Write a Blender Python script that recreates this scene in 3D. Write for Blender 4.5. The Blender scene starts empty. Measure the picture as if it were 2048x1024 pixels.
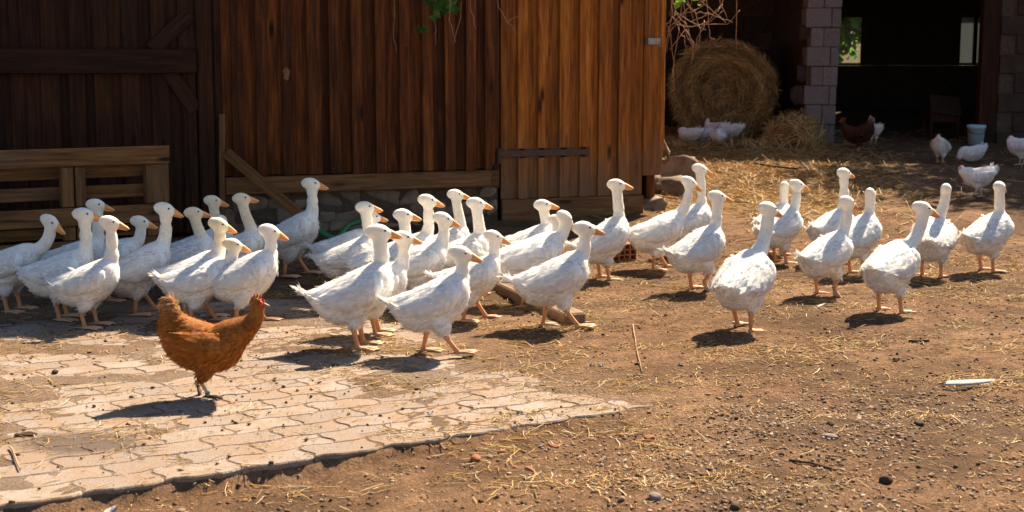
import bpy, bmesh, math, random
import numpy as np
from mathutils import Vector, Matrix

# ------------------------------------------------------------------ camera, sky, sun, exposure
scene = bpy.context.scene
col = scene.collection
F_PX, CX, CY, YH, CAM_H = 2800.0, 1024.0, 512.0, 120.0, 1.6
PITCH = math.atan((CY - YH) / F_PX)
cam_d = bpy.data.cameras.new('camera')
cam = bpy.data.objects.new('camera', cam_d)
col.objects.link(cam)
cam.location = (0, 0, CAM_H)
cam.rotation_euler = (math.pi / 2 - PITCH, 0, 0)
cam_d.sensor_width = 36.0
cam_d.lens = F_PX / 2048 * 36.0
cam_d.clip_end = 500
cam_d.dof.use_dof = True
cam_d.dof.focus_distance = 8.3
cam_d.dof.aperture_fstop = 4.0
scene.camera = cam

SUN_EL = math.radians(47)
SUN_H = Vector((0.52, 0.854, 0)).normalized()
world = bpy.data.worlds.new('World')
scene.world = world
world.use_nodes = True
wn = world.node_tree
sky = wn.nodes.new('ShaderNodeTexSky')
sky.sky_type = 'NISHITA'
sky.sun_disc = False
sky.sun_elevation = SUN_EL
sky.sun_rotation = math.atan2(SUN_H.x, SUN_H.y)
wn.links.new(sky.outputs[0], wn.nodes['Background'].inputs[0])
wn.nodes['Background'].inputs[1].default_value = 0.05

sun_l = bpy.data.lights.new('sun', 'SUN')
sun_l.energy = 5.0
sun_l.angle = math.radians(0.5)
sun_l.color = (1.0, 0.84, 0.63)
sun_o = bpy.data.objects.new('sun', sun_l)
col.objects.link(sun_o)
S = Vector((SUN_H.x * math.cos(SUN_EL), SUN_H.y * math.cos(SUN_EL), math.sin(SUN_EL)))
sun_o.rotation_euler = S.to_track_quat('Z', 'Y').to_euler()
sun_o.location = (6, 10, 20)

scene.view_settings.view_transform = 'Standard'
scene.view_settings.look = 'None'
scene.view_settings.exposure = 1.62
scene.view_settings.gamma = 1.0

random.seed(7)
RNG = np.random.default_rng(11)

# ------------------------------------------------------------------ pixel -> place helpers
def ray(x, y):
    return Vector(((x - CX) / F_PX,
                   (CY - y) / F_PX * math.sin(PITCH) + math.cos(PITCH),
                   (CY - y) / F_PX * math.cos(PITCH) - math.sin(PITCH)))
CAMP = Vector((0, 0, CAM_H))
def zg(Y):                                   # the yard rises gently towards the shed
    return 0.04 * np.log1p(np.exp((np.asarray(Y, float) - 11.0) * 2.0)) / 2.0
def P(x, y, up=0.0):                         # point of the yard under pixel (x, y)
    d = ray(x, y); t = 8.0
    for _ in range(60):
        z = float(zg(d.y * t)) + up
        t = 0.5 * t + 0.5 * (z - CAM_H) / d.z
    return CAMP + d * t
def at_depth(x, y, Y):
    d = ray(x, y)
    return CAMP + d * (Y / d.y)

# ------------------------------------------------------------------ noise
def _h(i, j, s):
    n = (i.astype(np.int64) * 374761393 + j.astype(np.int64) * 668265263 + s * 974711) & 0x7fffffff
    n = ((n ^ (n >> 13)) * 1274126177) & 0x7fffffff
    return ((n ^ (n >> 16)) & 0xffff) / 65535.0
def vnoise(x, y, s=0):
    x = np.asarray(x, float); y = np.asarray(y, float)
    i = np.floor(x); j = np.floor(y); u = x - i; v = y - j
    u = u * u * (3 - 2 * u); v = v * v * (3 - 2 * v)
    a = _h(i, j, s); b = _h(i + 1, j, s); c = _h(i, j + 1, s); d = _h(i + 1, j + 1, s)
    return (a * (1 - u) + b * u) * (1 - v) + (c * (1 - u) + d * u) * v
def fbm(x, y, o=4, s=0):
    t = 0; a = .5
    for k in range(o):
        t = t + a * vnoise(x * 2 ** k, y * 2 ** k, s + k); a *= .5
    return t
def smooth(a, b, x):
    t = np.clip((x - a) / (b - a), 0, 1)
    return t * t * (3 - 2 * t)

# ------------------------------------------------------------------ object helpers
def tag(o, label=None, cat=None, group=None, kind=None):
    if label: o['label'] = label
    if cat: o['category'] = cat
    if group: o['group'] = group
    if kind: o['kind'] = kind
    return o
def empty(name, loc=(0, 0, 0), rz=0.0):
    o = bpy.data.objects.new(name, None)
    o.location = loc; o.rotation_euler = (0, 0, rz); o.empty_display_size = .1
    col.objects.link(o)
    return o
def link(name, me, mat=None, parent=None, loc=(0, 0, 0), rot=(0, 0, 0)):
    o = bpy.data.objects.new(name, me)
    if mat is not None and len(me.materials) == 0: me.materials.append(mat)
    o.location = loc; o.rotation_euler = rot
    o.parent = parent
    col.objects.link(o)
    return o
def mesh_np(name, v, f, colr=None, smooth_=False):
    """v (n,3), f list of equal-length index rows or list of lists"""
    me = bpy.data.meshes.new(name)
    v = np.asarray(v, np.float32)
    if isinstance(f, np.ndarray):
        n, k = f.shape
        me.vertices.add(len(v)); me.vertices.foreach_set('co', v.ravel())
        me.loops.add(n * k); me.loops.foreach_set('vertex_index', f.astype(np.int32).ravel())
        me.polygons.add(n)
        me.polygons.foreach_set('loop_start', np.arange(0, n * k, k, dtype=np.int32))
        me.update(calc_edges=True)
    else:
        me.from_pydata([tuple(p) for p in v], [], [tuple(q) for q in f]); me.update()
    if colr is not None:
        a = me.color_attributes.new('col', 'FLOAT_COLOR', 'POINT')
        c = np.ones((len(v), 4), np.float32); c[:, :3] = colr
        a.data.foreach_set('color', c.ravel())
    if smooth_:
        me.polygons.foreach_set('use_smooth', np.ones(len(me.polygons), bool))
    return me
class MB:
    def __init__(self): self.v = []; self.f = []
    def add(self, v, f):
        b = len(self.v); self.v += [tuple(p) for p in v]; self.f += [tuple(i + b for i in q) for q in f]
    def loft(self, rings, cap=True):
        m = len(rings[0]); v = [p for r in rings for p in r]; f = []
        for i in range(len(rings) - 1):
            for j in range(m):
                k = (j + 1) % m
                f.append((i * m + j, i * m + k, (i + 1) * m + k, (i + 1) * m + j))
        if cap:
            f.append(tuple(range(m - 1, -1, -1))); f.append(tuple((len(rings) - 1) * m + j for j in range(m)))
        self.add(v, f)
    def tube(self, pts, rad, m=8, flat=1.0):
        pts = [Vector(p) for p in pts]; rings = []
        up = Vector((0, 0, 1))
        for i, p in enumerate(pts):
            t = (pts[min(i + 1, len(pts) - 1)] - pts[max(i - 1, 0)])
            t = t.normalized() if t.length > 1e-9 else Vector((0, 0, 1))
            a = t.cross(up)
            if a.length < .05: a = t.cross(Vector((0, 1, 0)))
            a.normalize(); b = a.cross(t).normalized()
            r = rad[i] if hasattr(rad, '__len__') else rad
            rings.append([p + a * r * math.cos(2 * math.pi * j / m) + b * r * flat * math.sin(2 * math.pi * j / m) for j in range(m)])
        self.loft(rings)
    def box(self, c, s, bv=0.004, R=None):
        v, f = chamfer(s[0] / 2, s[1] / 2, s[2] / 2, bv)
        c = Vector(c)
        v = [(R @ Vector(p) if R else Vector(p)) + c for p in v]
        self.add(v, f)
    def mesh(self, name, sm=False, fix=True):
        me = bpy.data.meshes.new(name); me.from_pydata(self.v, [], self.f); me.update()
        if fix:
            bm = bmesh.new(); bm.from_mesh(me); bmesh.ops.recalc_face_normals(bm, faces=bm.faces); bm.to_mesh(me); bm.free()
        if sm: me.polygons.foreach_set('use_smooth', np.ones(len(me.polygons), bool))
        return me
    def build(self, name, mat, parent=None, loc=(0, 0, 0), rot=(0, 0, 0), sm=False):
        return link(name, self.mesh(name, sm), mat, parent, loc, rot)
def chamfer(hx, hy, hz, b):
    b = min(b, hx * .45, hy * .45, hz * .45)
    idx = {}; v = []
    sg = (-1, 1)
    for a in sg:
        for c in sg:
            for d in sg:
                idx[a, c, d] = len(v)
                v += [(a * hx, c * (hy - b), d * (hz - b)), (a * (hx - b), c * hy, d * (hz - b)), (a * (hx - b), c * (hy - b), d * hz)]
    f = []
    for s in sg:
        q = [idx[s, a, c] for a, c in ((-1, -1), (1, -1), (1, 1), (-1, 1))]; f.append(q if s > 0 else q[::-1])
        q = [idx[a, s, c] + 1 for a, c in ((-1, -1), (-1, 1), (1, 1), (1, -1))]; f.append(q if s > 0 else q[::-1])
        q = [idx[a, c, s] + 2 for a, c in ((-1, -1), (1, -1), (1, 1), (-1, 1))]; f.append(q if s > 0 else q[::-1])
    for a in sg:
        for c in sg:
            f.append((idx[-1, a, c] + 1, idx[1, a, c] + 1, idx[1, a, c] + 2, idx[-1, a, c] + 2))
            f.append((idx[a, -1, c], idx[a, 1, c], idx[a, 1, c] + 2, idx[a, -1, c] + 2))
            f.append((idx[a, c, -1], idx[a, c, 1], idx[a, c, 1] + 1, idx[a, c, -1] + 1))
    for a in sg:
        for c in sg:
            for d in sg:
                i = idx[a, c, d]; f.append((i, i + 1, i + 2))
    return v, f

# ------------------------------------------------------------------ materials
def new_mat(name):
    m = bpy.data.materials.new(name); m.use_nodes = True
    nt = m.node_tree; nt.nodes.clear()
    out = nt.nodes.new('ShaderNodeOutputMaterial'); bs = nt.nodes.new('ShaderNodeBsdfPrincipled')
    nt.links.new(bs.outputs[0], out.inputs[0])
    bs.inputs['Roughness'].default_value = .85
    bs.inputs['Specular IOR Level'].default_value = .25
    return m, nt, bs
def N(nt, t, **kw):
    n = nt.nodes.new(t)
    for k, v in kw.items():
        if k == 'inp':
            for kk, vv in v.items(): n.inputs[kk].default_value = vv
        else: setattr(n, k, v)
    return n
def ramp(nt, fac, stops):
    r = nt.nodes.new('ShaderNodeValToRGB'); e = r.color_ramp.elements
    while len(e) < len(stops): e.new(.5)
    for el, (p, c) in zip(e, stops):
        el.position = p; el.color = (*c, 1) if len(c) == 3 else c
    nt.links.new(fac, r.inputs[0]); return r.outputs[0]
def mixc(nt, fac, a, b, mode='MIX'):
    m = nt.nodes.new('ShaderNodeMix'); m.data_type = 'RGBA'; m.blend_type = mode
    for s, i in ((fac, 0), (a, 6), (b, 7)):
        if hasattr(s, 'links') or hasattr(s, 'is_linked'): nt.links.new(s, m.inputs[i])
        else: m.inputs[i].default_value = s if i == 0 else (*s, 1)
    return m.outputs[2]
def noise(nt, vec, scale, detail=4, rough=.6, dist=0):
    n = N(nt, 'ShaderNodeTexNoise', inp={'Scale': scale, 'Detail': detail, 'Roughness': rough, 'Distortion': dist})
    if vec is not None: nt.links.new(vec, n.inputs['Vector'])
    return n.outputs[0]
def bump(nt, bs, h, st=.5, dist=.01):
    b = N(nt, 'ShaderNodeBump', inp={'Strength': st, 'Distance': dist})
    nt.links.new(h, b.inputs['Height']); nt.links.new(b.outputs[0], bs.inputs['Normal'])
def coords(nt, scale=(1, 1, 1), rnd=True, which='Object'):
    tc = N(nt, 'ShaderNodeTexCoord'); mp = N(nt, 'ShaderNodeMapping'); mp.inputs['Scale'].default_value = scale
    nt.links.new(tc.outputs[which], mp.inputs[0])
    oi = N(nt, 'ShaderNodeObjectInfo')
    if rnd:
        ml = N(nt, 'ShaderNodeMath', operation='MULTIPLY', inp={1: 37.0}); nt.links.new(oi.outputs['Random'], ml.inputs[0])
        cb = N(nt, 'ShaderNodeCombineXYZ')
        for i in range(3): nt.links.new(ml.outputs[0], cb.inputs[i])
        nt.links.new(cb.outputs[0], mp.inputs['Location'])
    return mp.outputs[0], oi.outputs['Random']

def wood_mat(name, dark, mid, light, axis='z', tone=.5, rough=.75, grey=None, mud=0):
    m, nt, bs = new_mat(name)
    sc = {'z': (14, 14, .9), 'x': (.9, 14, 14)}[axis]
    v, rnd = coords(nt, sc)
    g = noise(nt, v, 2.2, 6, .62, .6)
    c = ramp(nt, g, [(.30, dark), (.5, mid), (.70, light)])
    fine = noise(nt, v, 7, 4, .7)
    c = mixc(nt, .38, c, ramp(nt, fine, [(.34, (.35, .33, .3)), (.5, (1, 1, 1)), (.68, (1.35, 1.35, 1.35))]), 'MULTIPLY')
    # knots
    v2, _ = coords(nt, {'z': (5.5, 5.5, 1.6), 'x': (1.6, 5.5, 5.5)}[axis])
    vo = N(nt, 'ShaderNodeTexVoronoi', inp={'Scale': 1.0}); nt.links.new(v2, vo.inputs['Vector'])
    k = ramp(nt, vo.outputs['Distance'], [(.07, (1, 1, 1)), (.17, (0, 0, 0))])
    c = mixc(nt, k, c, tuple(x * .35 for x in dark))
    # blotches of weather
    v3, _ = coords(nt, {'z': (3, 3, 1.2), 'x': (1.2, 3, 3)}[axis])
    bl = noise(nt, v3, 1.3, 4, .6)
    c = mixc(nt, ramp(nt, bl, [(.48, (0, 0, 0)), (.72, (.5, .5, .5))]), c, grey or tuple(x * .55 for x in mid))
    # tone of each board
    tv = ramp(nt, rnd, [(0, (1 - tone,) * 3), (.55, (1,) * 3), (1, (1 + tone * .7,) * 3)])
    c = mixc(nt, 1.0, c, tv, 'MULTIPLY')
    if mud:
        gm = N(nt, 'ShaderNodeNewGeometry'); sx_ = N(nt, 'ShaderNodeSeparateXYZ'); nt.links.new(gm.outputs['Position'], sx_.inputs[0])
        mn = noise(nt, gm.outputs['Position'], 5, 5, .7)
        ma = N(nt, 'ShaderNodeMath', operation='MULTIPLY_ADD', inp={1: -1.3}); nt.links.new(mn, ma.inputs[0]); nt.links.new(sx_.outputs[2], ma.inputs[2])
        mr_ = N(nt, 'ShaderNodeMapRange', inp={1: -.35, 2: .25, 3: mud, 4: 0.0}); nt.links.new(ma.outputs[0], mr_.inputs[0])
        c = mixc(nt, mr_.outputs[0], c, (.17, .105, .06))
    nt.links.new(c, bs.inputs['Base Color']); bs.inputs['Roughness'].default_value = rough
    bs.inputs['Specular IOR Level'].default_value = .2
    bump(nt, bs, fine, .6, .006)
    return m
def plain_mat(name, c1, c2, scale=20, rough=.8, bst=.3, bdist=.003, spec=.25, tone=0.0):
    m, nt, bs = new_mat(name)
    v, rnd = coords(nt)
    n = noise(nt, v, scale, 5, .6)
    c = ramp(nt, n, [(.3, c1), (.7, c2)])
    if tone:
        c = mixc(nt, 1.0, c, ramp(nt, rnd, [(0, (1 - tone,) * 3), (1, (1 + tone,) * 3)]), 'MULTIPLY')
    nt.links.new(c, bs.inputs['Base Color'])
    bs.inputs['Roughness'].default_value = rough; bs.inputs['Specular IOR Level'].default_value = spec
    bump(nt, bs, n, bst, bdist)
    return m
def attr_mat(name, rough=.8, transl=0.0, noise_sc=0, lo=.7, spec=.2):
    m, nt, bs = new_mat(name)
    a = N(nt, 'ShaderNodeAttribute', attribute_name='col'); c = a.outputs['Color']
    if noise_sc:
        v, _ = coords(nt)
        n = noise(nt, v, noise_sc, 4, .65)
        c = mixc(nt, 1.0, c, ramp(nt, n, [(.3, (lo,) * 3), (.65, (1.0,) * 3)]), 'MULTIPLY')
        bump(nt, bs, n, .4, .004)
    nt.links.new(c, bs.inputs['Base Color'])
    bs.inputs['Roughness'].default_value = rough; bs.inputs['Specular IOR Level'].default_value = spec
    if transl:
        tr = N(nt, 'ShaderNodeBsdfTranslucent'); nt.links.new(c, tr.inputs[0])
        mx = N(nt, 'ShaderNodeMixShader', inp={0: transl})
        nt.links.new(bs.outputs[0], mx.inputs[1]); nt.links.new(tr.outputs[0], mx.inputs[2])
        nt.links.new(mx.outputs[0], nt.nodes['Material Output'].inputs[0])
    return m

M = {}
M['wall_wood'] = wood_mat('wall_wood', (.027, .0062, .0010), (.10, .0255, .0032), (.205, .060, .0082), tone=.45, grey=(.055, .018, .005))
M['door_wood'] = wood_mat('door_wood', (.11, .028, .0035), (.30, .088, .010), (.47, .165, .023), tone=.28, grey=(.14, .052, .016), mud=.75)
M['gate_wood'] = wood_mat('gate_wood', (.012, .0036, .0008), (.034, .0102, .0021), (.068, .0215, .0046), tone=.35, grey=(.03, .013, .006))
M['gate_rail'] = wood_mat('gate_rail', (.012, .0036, .0008), (.031, .0095, .002), (.06, .019, .0042), axis='x', tone=.2, grey=(.03, .013, .006))
M['beam_wood'] = wood_mat('beam_wood', (.075, .032, .011), (.165, .075, .026), (.25, .125, .048), axis='x', tone=.15, grey=(.12, .064, .033))
M['pale_wood'] = wood_mat('pale_wood', (.085, .034, .010), (.20, .085, .027), (.29, .14, .05), axis='x', tone=.2, grey=(.10, .07, .055))
M['pale_wood_v'] = wood_mat('pale_wood_v', (.09, .036, .011), (.205, .09, .03), (.29, .145, .055), tone=.15, grey=(.20, .12, .06))
M['grey_wood'] = wood_mat('grey_wood', (.11, .065, .038), (.22, .14, .085), (.33, .225, .145), axis='x', tone=.1)
M['dark_panel'] = plain_mat('dark_panel', (.02, .01, .005), (.035, .016, .008), 6)
M['stone'] = plain_mat('stone', (.13, .085, .055), (.27, .195, .135), 9, .9, .8, .012, tone=.25)
M['mortar'] = plain_mat('mortar', (.055, .036, .024), (.11, .074, .05), 14, .95, .8, .01)
M['brick'] = plain_mat('brick', (.22, .075, .034), (.36, .14, .062), 25, .9, .5, .004, tone=.25)
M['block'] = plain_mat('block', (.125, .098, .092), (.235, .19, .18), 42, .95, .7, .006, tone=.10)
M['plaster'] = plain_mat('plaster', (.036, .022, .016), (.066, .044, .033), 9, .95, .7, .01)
M['iron'] = plain_mat('iron', (.05, .028, .018), (.10, .055, .035), 40, .7, .4, .002, .4)
M['steel'] = plain_mat('steel', (.22, .17, .13), (.40, .34, .28), 40, .55, .2, .001, .5)
M['green_plastic'] = plain_mat('green_plastic', (.012, .12, .03), (.02, .19, .05), 20, .45, .05, .001, .5)
M['bucket'] = plain_mat('bucket', (.38, .55, .62), (.48, .64, .70), 6, .5, .05, .001, .4)
M['cyan_ring'] = plain_mat('cyan_ring', (.05, .28, .30), (.07, .33, .36), 20, .5, 0, .001)
M['roof'] = plain_mat('roof', (.12, .07, .05), (.2, .11, .07), 4, .9)
M['beak'] = plain_mat('beak', (.62, .255, .075), (.76, .36, .13), 30, .55, .1, .001, .35, .12)
M['goose_leg'] = plain_mat('goose_leg', (.50, .215, .085), (.66, .33, .15), 60, .65, .5, .002, .3, .12)
M['goose_foot'] = plain_mat('goose_foot', (.50, .27, .16), (.66, .41, .27), 60, .7, .5, .002, .3, .12)
M['eye'] = plain_mat('eye', (.006, .005, .005), (.012, .008, .006), 5, .15, 0, .001, .6)
M['comb'] = plain_mat('comb', (.42, .02, .012), (.60, .045, .025), 60, .6, .4, .002)
M['hen_beak'] = plain_mat('hen_beak', (.26, .17, .09), (.36, .25, .14), 30, .5, .1)
M['hen_leg'] = plain_mat('hen_leg', (.48, .34, .19), (.60, .45, .28), 60, .65, .5)
M['hen_foot'] = plain_mat('hen_foot', (.05, .03, .022), (.11, .07, .05), 60, .85, .5)
M['bark'] = plain_mat('bark', (.10, .055, .03), (.24, .14, .08), 25, .9, .8, .01)
M['twig'] = plain_mat('twig', (.24, .125, .06), (.42, .25, .14), 30, .8, .3)
M['dark_stick'] = plain_mat('dark_stick', (.045, .024, .014), (.10, .055, .03), 30, .9, .6)
M['leaf'] = attr_mat('leaf', .55, .45)
M['straw'] = attr_mat('straw', .6, .15, spec=.3)
M['grit'] = attr_mat('grit', .9)
M['feather'] = attr_mat('feather', .85, .30)
_nt = M['feather'].node_tree; _o = _nt.nodes['Material Output']; _s = _o.inputs[0].links[0].from_socket
_t = N(_nt, 'ShaderNodeBsdfTransparent'); _m = N(_nt, 'ShaderNodeMixShader', inp={0: .30})
_nt.links.new(_s, _m.inputs[1]); _nt.links.new(_t.outputs[0], _m.inputs[2]); _nt.links.new(_m.outputs[0], _o.inputs[0])
M['bird_skin'] = attr_mat('bird_skin', .9, 0, 26, .86)
M['hen_skin'] = attr_mat('hen_skin', .8, 0, 40, .45)
M['hay_core'] = plain_mat('hay_core', (.05, .028, .01), (.14, .08, .028), 18, .95, 1.0, .03)
M['white_tuft'] = plain_mat('white_tuft', (.28, .26, .24), (.44, .42, .39), 40, .9, .4, .003)
m, nt, bs = new_mat('dusty_glass'); bs.inputs['Base Color'].default_value = (.22, .24, .25, 1); bs.inputs['Roughness'].default_value = .7
tr = N(nt, 'ShaderNodeBsdfTranslucent', inp={0: (.11, .125, .13, 1)}); tp = N(nt, 'ShaderNodeBsdfTransparent')
mx = N(nt, 'ShaderNodeMixShader', inp={0: .75}); mx2 = N(nt, 'ShaderNodeMixShader', inp={0: .12})
nt.links.new(bs.outputs[0], mx.inputs[1]); nt.links.new(tr.outputs[0], mx.inputs[2])
nt.links.new(mx.outputs[0], mx2.inputs[1]); nt.links.new(tp.outputs[0], mx2.inputs[2])
nt.links.new(mx2.outputs[0], nt.nodes['Material Output'].inputs[0]); M['dusty_glass'] = m
m, nt, bs = new_mat('clear_glass'); bs.inputs['Roughness'].default_value = .1
tp = N(nt, 'ShaderNodeBsdfTransparent', inp={0: (.85, .92, .85, 1)}); mx = N(nt, 'ShaderNodeMixShader', inp={0: .93})
nt.links.new(bs.outputs[0], mx.inputs[1]); nt.links.new(tp.outputs[0], mx.inputs[2])
nt.links.new(mx.outputs[0], nt.nodes['Material Output'].inputs[0]); M['clear_glass'] = m

# dirt of the yard
m, nt, bs = new_mat('dirt')
v, _ = coords(nt, rnd=False)
n1 = noise(nt, v, .9, 5, .6); n2 = noise(nt, v, 7, 6, .65); n3 = noise(nt, v, 60, 4, .7); n4 = noise(nt, v, 240, 2, .6)
c = ramp(nt, n1, [(.32, (.145, .077, .040)), (.5, (.235, .132, .072)), (.68, (.315, .192, .113))])
c = mixc(nt, .75, c, ramp(nt, n2, [(.34, (.42, .40, .38)), (.5, (.95, .95, .95)), (.66, (1.35, 1.32, 1.3))]), 'MULTIPLY')
c = mixc(nt, .8, c, ramp(nt, n3, [(.34, (.42, .42, .42)), (.6, (1.25, 1.25, 1.25))]), 'MULTIPLY')
c = mixc(nt, .6, c, ramp(nt, n4, [(.3, (.6, .6, .6)), (.66, (1.25, 1.25, 1.25))]), 'MULTIPLY')
at = N(nt, 'ShaderNodeAttribute', attribute_name='col')
sp = N(nt, 'ShaderNodeSeparateColor'); nt.links.new(at.outputs['Color'], sp.inputs[0])
c = mixc(nt, sp.outputs[0], c, mixc(nt, n3, (.20, .105, .028), (.48, .30, .10)))        # red: trodden straw
c = mixc(nt, sp.outputs[1], c, mixc(nt, n3, (.06, .035, .02), (.16, .095, .055)))       # green: darker soil
c = mixc(nt, sp.outputs[2], c, mixc(nt, n3, (.19, .135, .096), (.31, .235, .178)))       # blue: pale dust
nt.links.new(c, bs.inputs['Base Color']); bs.inputs['Roughness'].default_value = .95; bs.inputs['Specular IOR Level'].default_value = .1
ad = N(nt, 'ShaderNodeMath', operation='MULTIPLY_ADD', inp={1: .6}); nt.links.new(n3, ad.inputs[0]); nt.links.new(n2, ad.inputs[2])
ad2 = N(nt, 'ShaderNodeMath', operation='MULTIPLY_ADD', inp={1: .25}); nt.links.new(n4, ad2.inputs[0]); nt.links.new(ad.outputs[0], ad2.inputs[2])
bump(nt, bs, ad2.outputs[0], 1.0, .035); M['dirt'] = m

# concrete pavers with dust and stains (world coordinates so that stains run across joints)
m, nt, bs = new_mat('paver')
g = N(nt, 'ShaderNodeNewGeometry'); v = g.outputs['Position']
_, rnd = coords(nt)
n1 = noise(nt, v, 1.6, 5, .65, .4); n2 = noise(nt, v, 9, 5, .65); n3 = noise(nt, v, 140, 3, .7); n5 = noise(nt, v, 4.3, 6, .7)
c = ramp(nt, rnd, [(0, (.225, .180, .150)), (.5, (.262, .214, .181)), (1, (.30, .25, .214))])
c = mixc(nt, 1.0, c, ramp(nt, n3, [(.34, (.5, .5, .5)), (.5, (.95, .95, .95)), (.68, (1.3, 1.3, 1.3))]), 'MULTIPLY')
c = mixc(nt, ramp(nt, n5, [(.44, (0, 0, 0)), (.58, (.8, .8, .8))]), c, mixc(nt, n3, (.19, .125, .082), (.275, .195, .135)))
c = mixc(nt, ramp(nt, n2, [(.6, (0, 0, 0)), (.74, (.6, .6, .6))]), c, (.17, .10, .055))
c = mixc(nt, ramp(nt, n1, [(.6, (0, 0, 0)), (.72, (.5, .5, .5))]), c, (.20, .13, .085))
# damp droppings stain
STAIN = P(150, 886)
vs = N(nt, 'ShaderNodeVectorMath', operation='SUBTRACT'); nt.links.new(v, vs.inputs[0]); vs.inputs[1].default_value = STAIN
sc_ = N(nt, 'ShaderNodeVectorMath', operation='MULTIPLY'); nt.links.new(vs.outputs[0], sc_.inputs[0]); sc_.inputs[1].default_value = (2.6, 4.2, 0)
ln = N(nt, 'ShaderNodeVectorMath', operation='LENGTH'); nt.links.new(sc_.outputs[0], ln.inputs[0])
a1 = N(nt, 'ShaderNodeMath', operation='MULTIPLY_ADD', inp={1: 1.6}); nt.links.new(n5, a1.inputs[0]); nt.links.new(ln.outputs['Value'], a1.inputs[2])
mr = N(nt, 'ShaderNodeMapRange', inp={1: 1.3, 2: 1.75, 3: .9, 4: 0.0}); nt.links.new(a1.outputs[0], mr.inputs[0])
c = mixc(nt, mr.outputs[0], c, (.085, .062, .05))
nt.links.new(c, bs.inputs['Base Color']); bs.inputs['Roughness'].default_value = .93; bs.inputs['Specular IOR Level'].default_value = .12
ad = N(nt, 'ShaderNodeMath', operation='MULTIPLY_ADD', inp={1: .5}); nt.links.new(n3, ad.inputs[0]); nt.links.new(n5, ad.inputs[2])
bump(nt, bs, ad.outputs[0], .6, .008); M['paver'] = m

# ------------------------------------------------------------------ ground and paving
EDGE_PX = [(20, 1008), (200, 984), (360, 955), (516, 936), (665, 910), (800, 885), (1000, 855), (1200, 828), (1370, 803)]
_e = np.array([list(P(*q))[:2] for q in EDGE_PX])
_k = np.polyfit(_e[:, 0], _e[:, 1], 1)
EANG = math.atan(_k[0]); E0 = np.array([0.0, _k[1]])
EU = np.array([math.cos(EANG), math.sin(EANG)]); EV = np.array([-EU[1], EU[0]])
def euv(X, Y):
    dx = np.asarray(X, float) - E0[0]; dy = np.asarray(Y, float) - E0[1]
    return dx * EU[0] + dy * EU[1], dx * EV[0] + dy * EV[1]
UEND = float(euv(*_e[-1])[0])
PAV_L, PAV_W = .31, .172
def wave(u): return .013 * np.sin(2 * math.pi * u / PAV_L + .6) + .006 * np.sin(4 * math.pi * u / PAV_L)

def film(X, Y):                               # 0 = bare pavers, 1 = buried under soil
    u, v = euv(X, Y)
    n = fbm(np.asarray(X) * 1.7, np.asarray(Y) * 2.6, 6, 3)
    bury = -.2 * smooth(.55, .15, v) * smooth(UEND - .05, UEND - .5, u) - .1 * smooth(.9, .3, v) * smooth(UEND - .6, UEND - 1.6, u) - .05 + .09 * smooth(.8, 4.0, v) + .55 * smooth(UEND - .9, UEND + .5, u) * smooth(.05, .5, v) + .6 * smooth(UEND - .15, UEND + .15, u)
    return smooth(.52, .62, n + bury)
def gz(X, Y):                                 # height of the soil
    X = np.asarray(X, float); Y = np.asarray(Y, float)
    u, v = euv(X, Y)
    relief = (fbm(X * 2.2, Y * 2.2, 4, 1) - .47) * .035 + (fbm(X * 9, Y * 9, 3, 5) - .44) * .024
    low = -.020 * smooth(UEND + .15, UEND - .3, u) - .048 * smooth(UEND - .2, UEND - 2.2, u)
    off = smooth(.03, -.05, v - wave(u))       # 1 on the camera side of the kerb line
    on = np.where(film(X, Y) > .5, .003 + .008 * (film(X, Y) - .5), -.0022)
    fr = smooth(UEND + .1, UEND + .6, u); fr = np.maximum(fr, smooth(3.6, 4.2, v))
    on = on * (1 - fr) + (.012 + relief) * fr + relief * .14 * (1 - fr)
    h = off * (low + relief) + (1 - off) * on
    return h + zg(Y)

def axis_pts(segs):
    out = []
    for a, b, s in segs: out += list(np.arange(a, b, s))
    out.append(segs[-1][1]); return np.array(out)
gx = axis_pts([(-150, -20, 13), (-20, -5, 1.0), (-5, 5, .035), (5, 9, .08), (9, 20, 1.0), (20, 150, 13)])
gy = axis_pts([(-120, -8, 14), (-8, 3.6, .8), (3.6, 11.5, .035), (11.5, 24, .1), (24, 40, 1.6), (40, 160, 15)])
GX, GY = np.meshgrid(gx, gy)
GZ = gz(GX, GY) + (RNG.random(GX.shape) - .5) * (.003 + .007 * (smooth(.05, -.1, euv(GX, GY)[1]) + smooth(UEND, UEND + .4, euv(GX, GY)[0])).clip(0, 1))
nx, ny = len(gx), len(gy)
ii = np.arange(nx * ny).reshape(ny, nx)
fq = np.stack([ii[:-1, :-1], ii[:-1, 1:], ii[1:, 1:], ii[1:, :-1]], -1).reshape(-1, 4)
gu, gv = euv(GX, GY)
# where straw litter lies, where soil is darker, where it is dusty
strawy = smooth(12.2, 14.5, GY + (fbm(GX * 1.2, GY * 1.2, 3, 8) - .5) * 3) * smooth(4.6, 2.2, GX - .12 * (GY - 14)) * smooth(.38, .58, fbm(GX * 2, GY * 2, 3, 9) + .16)
dark_soil = (.22 + .55 * smooth(.44, .60, fbm(GX * 2.4 + 7, GY * 2.4, 5, 12))) * smooth(.1, -.25, gv) * smooth(7.2, 6.0, GY) + .6 * smooth(.44, .60, fbm(GX * 2.1 + 3, GY * 3.1, 5, 77)) * smooth(-.1, .3, gv + smooth(UEND - .6, UEND, gu)) * (.35 + .65 * smooth(UEND - .6, UEND + .3, gu)) + smooth(4.2, 5.4, GX) * .45 + smooth(19.5, 20.6, GY) * .6 + smooth(2.6, 3.6, gv) * smooth(-.3, -1.6, GX) * .55  # mottled in front, evenly darker at far right, back left and inside the shed
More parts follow.
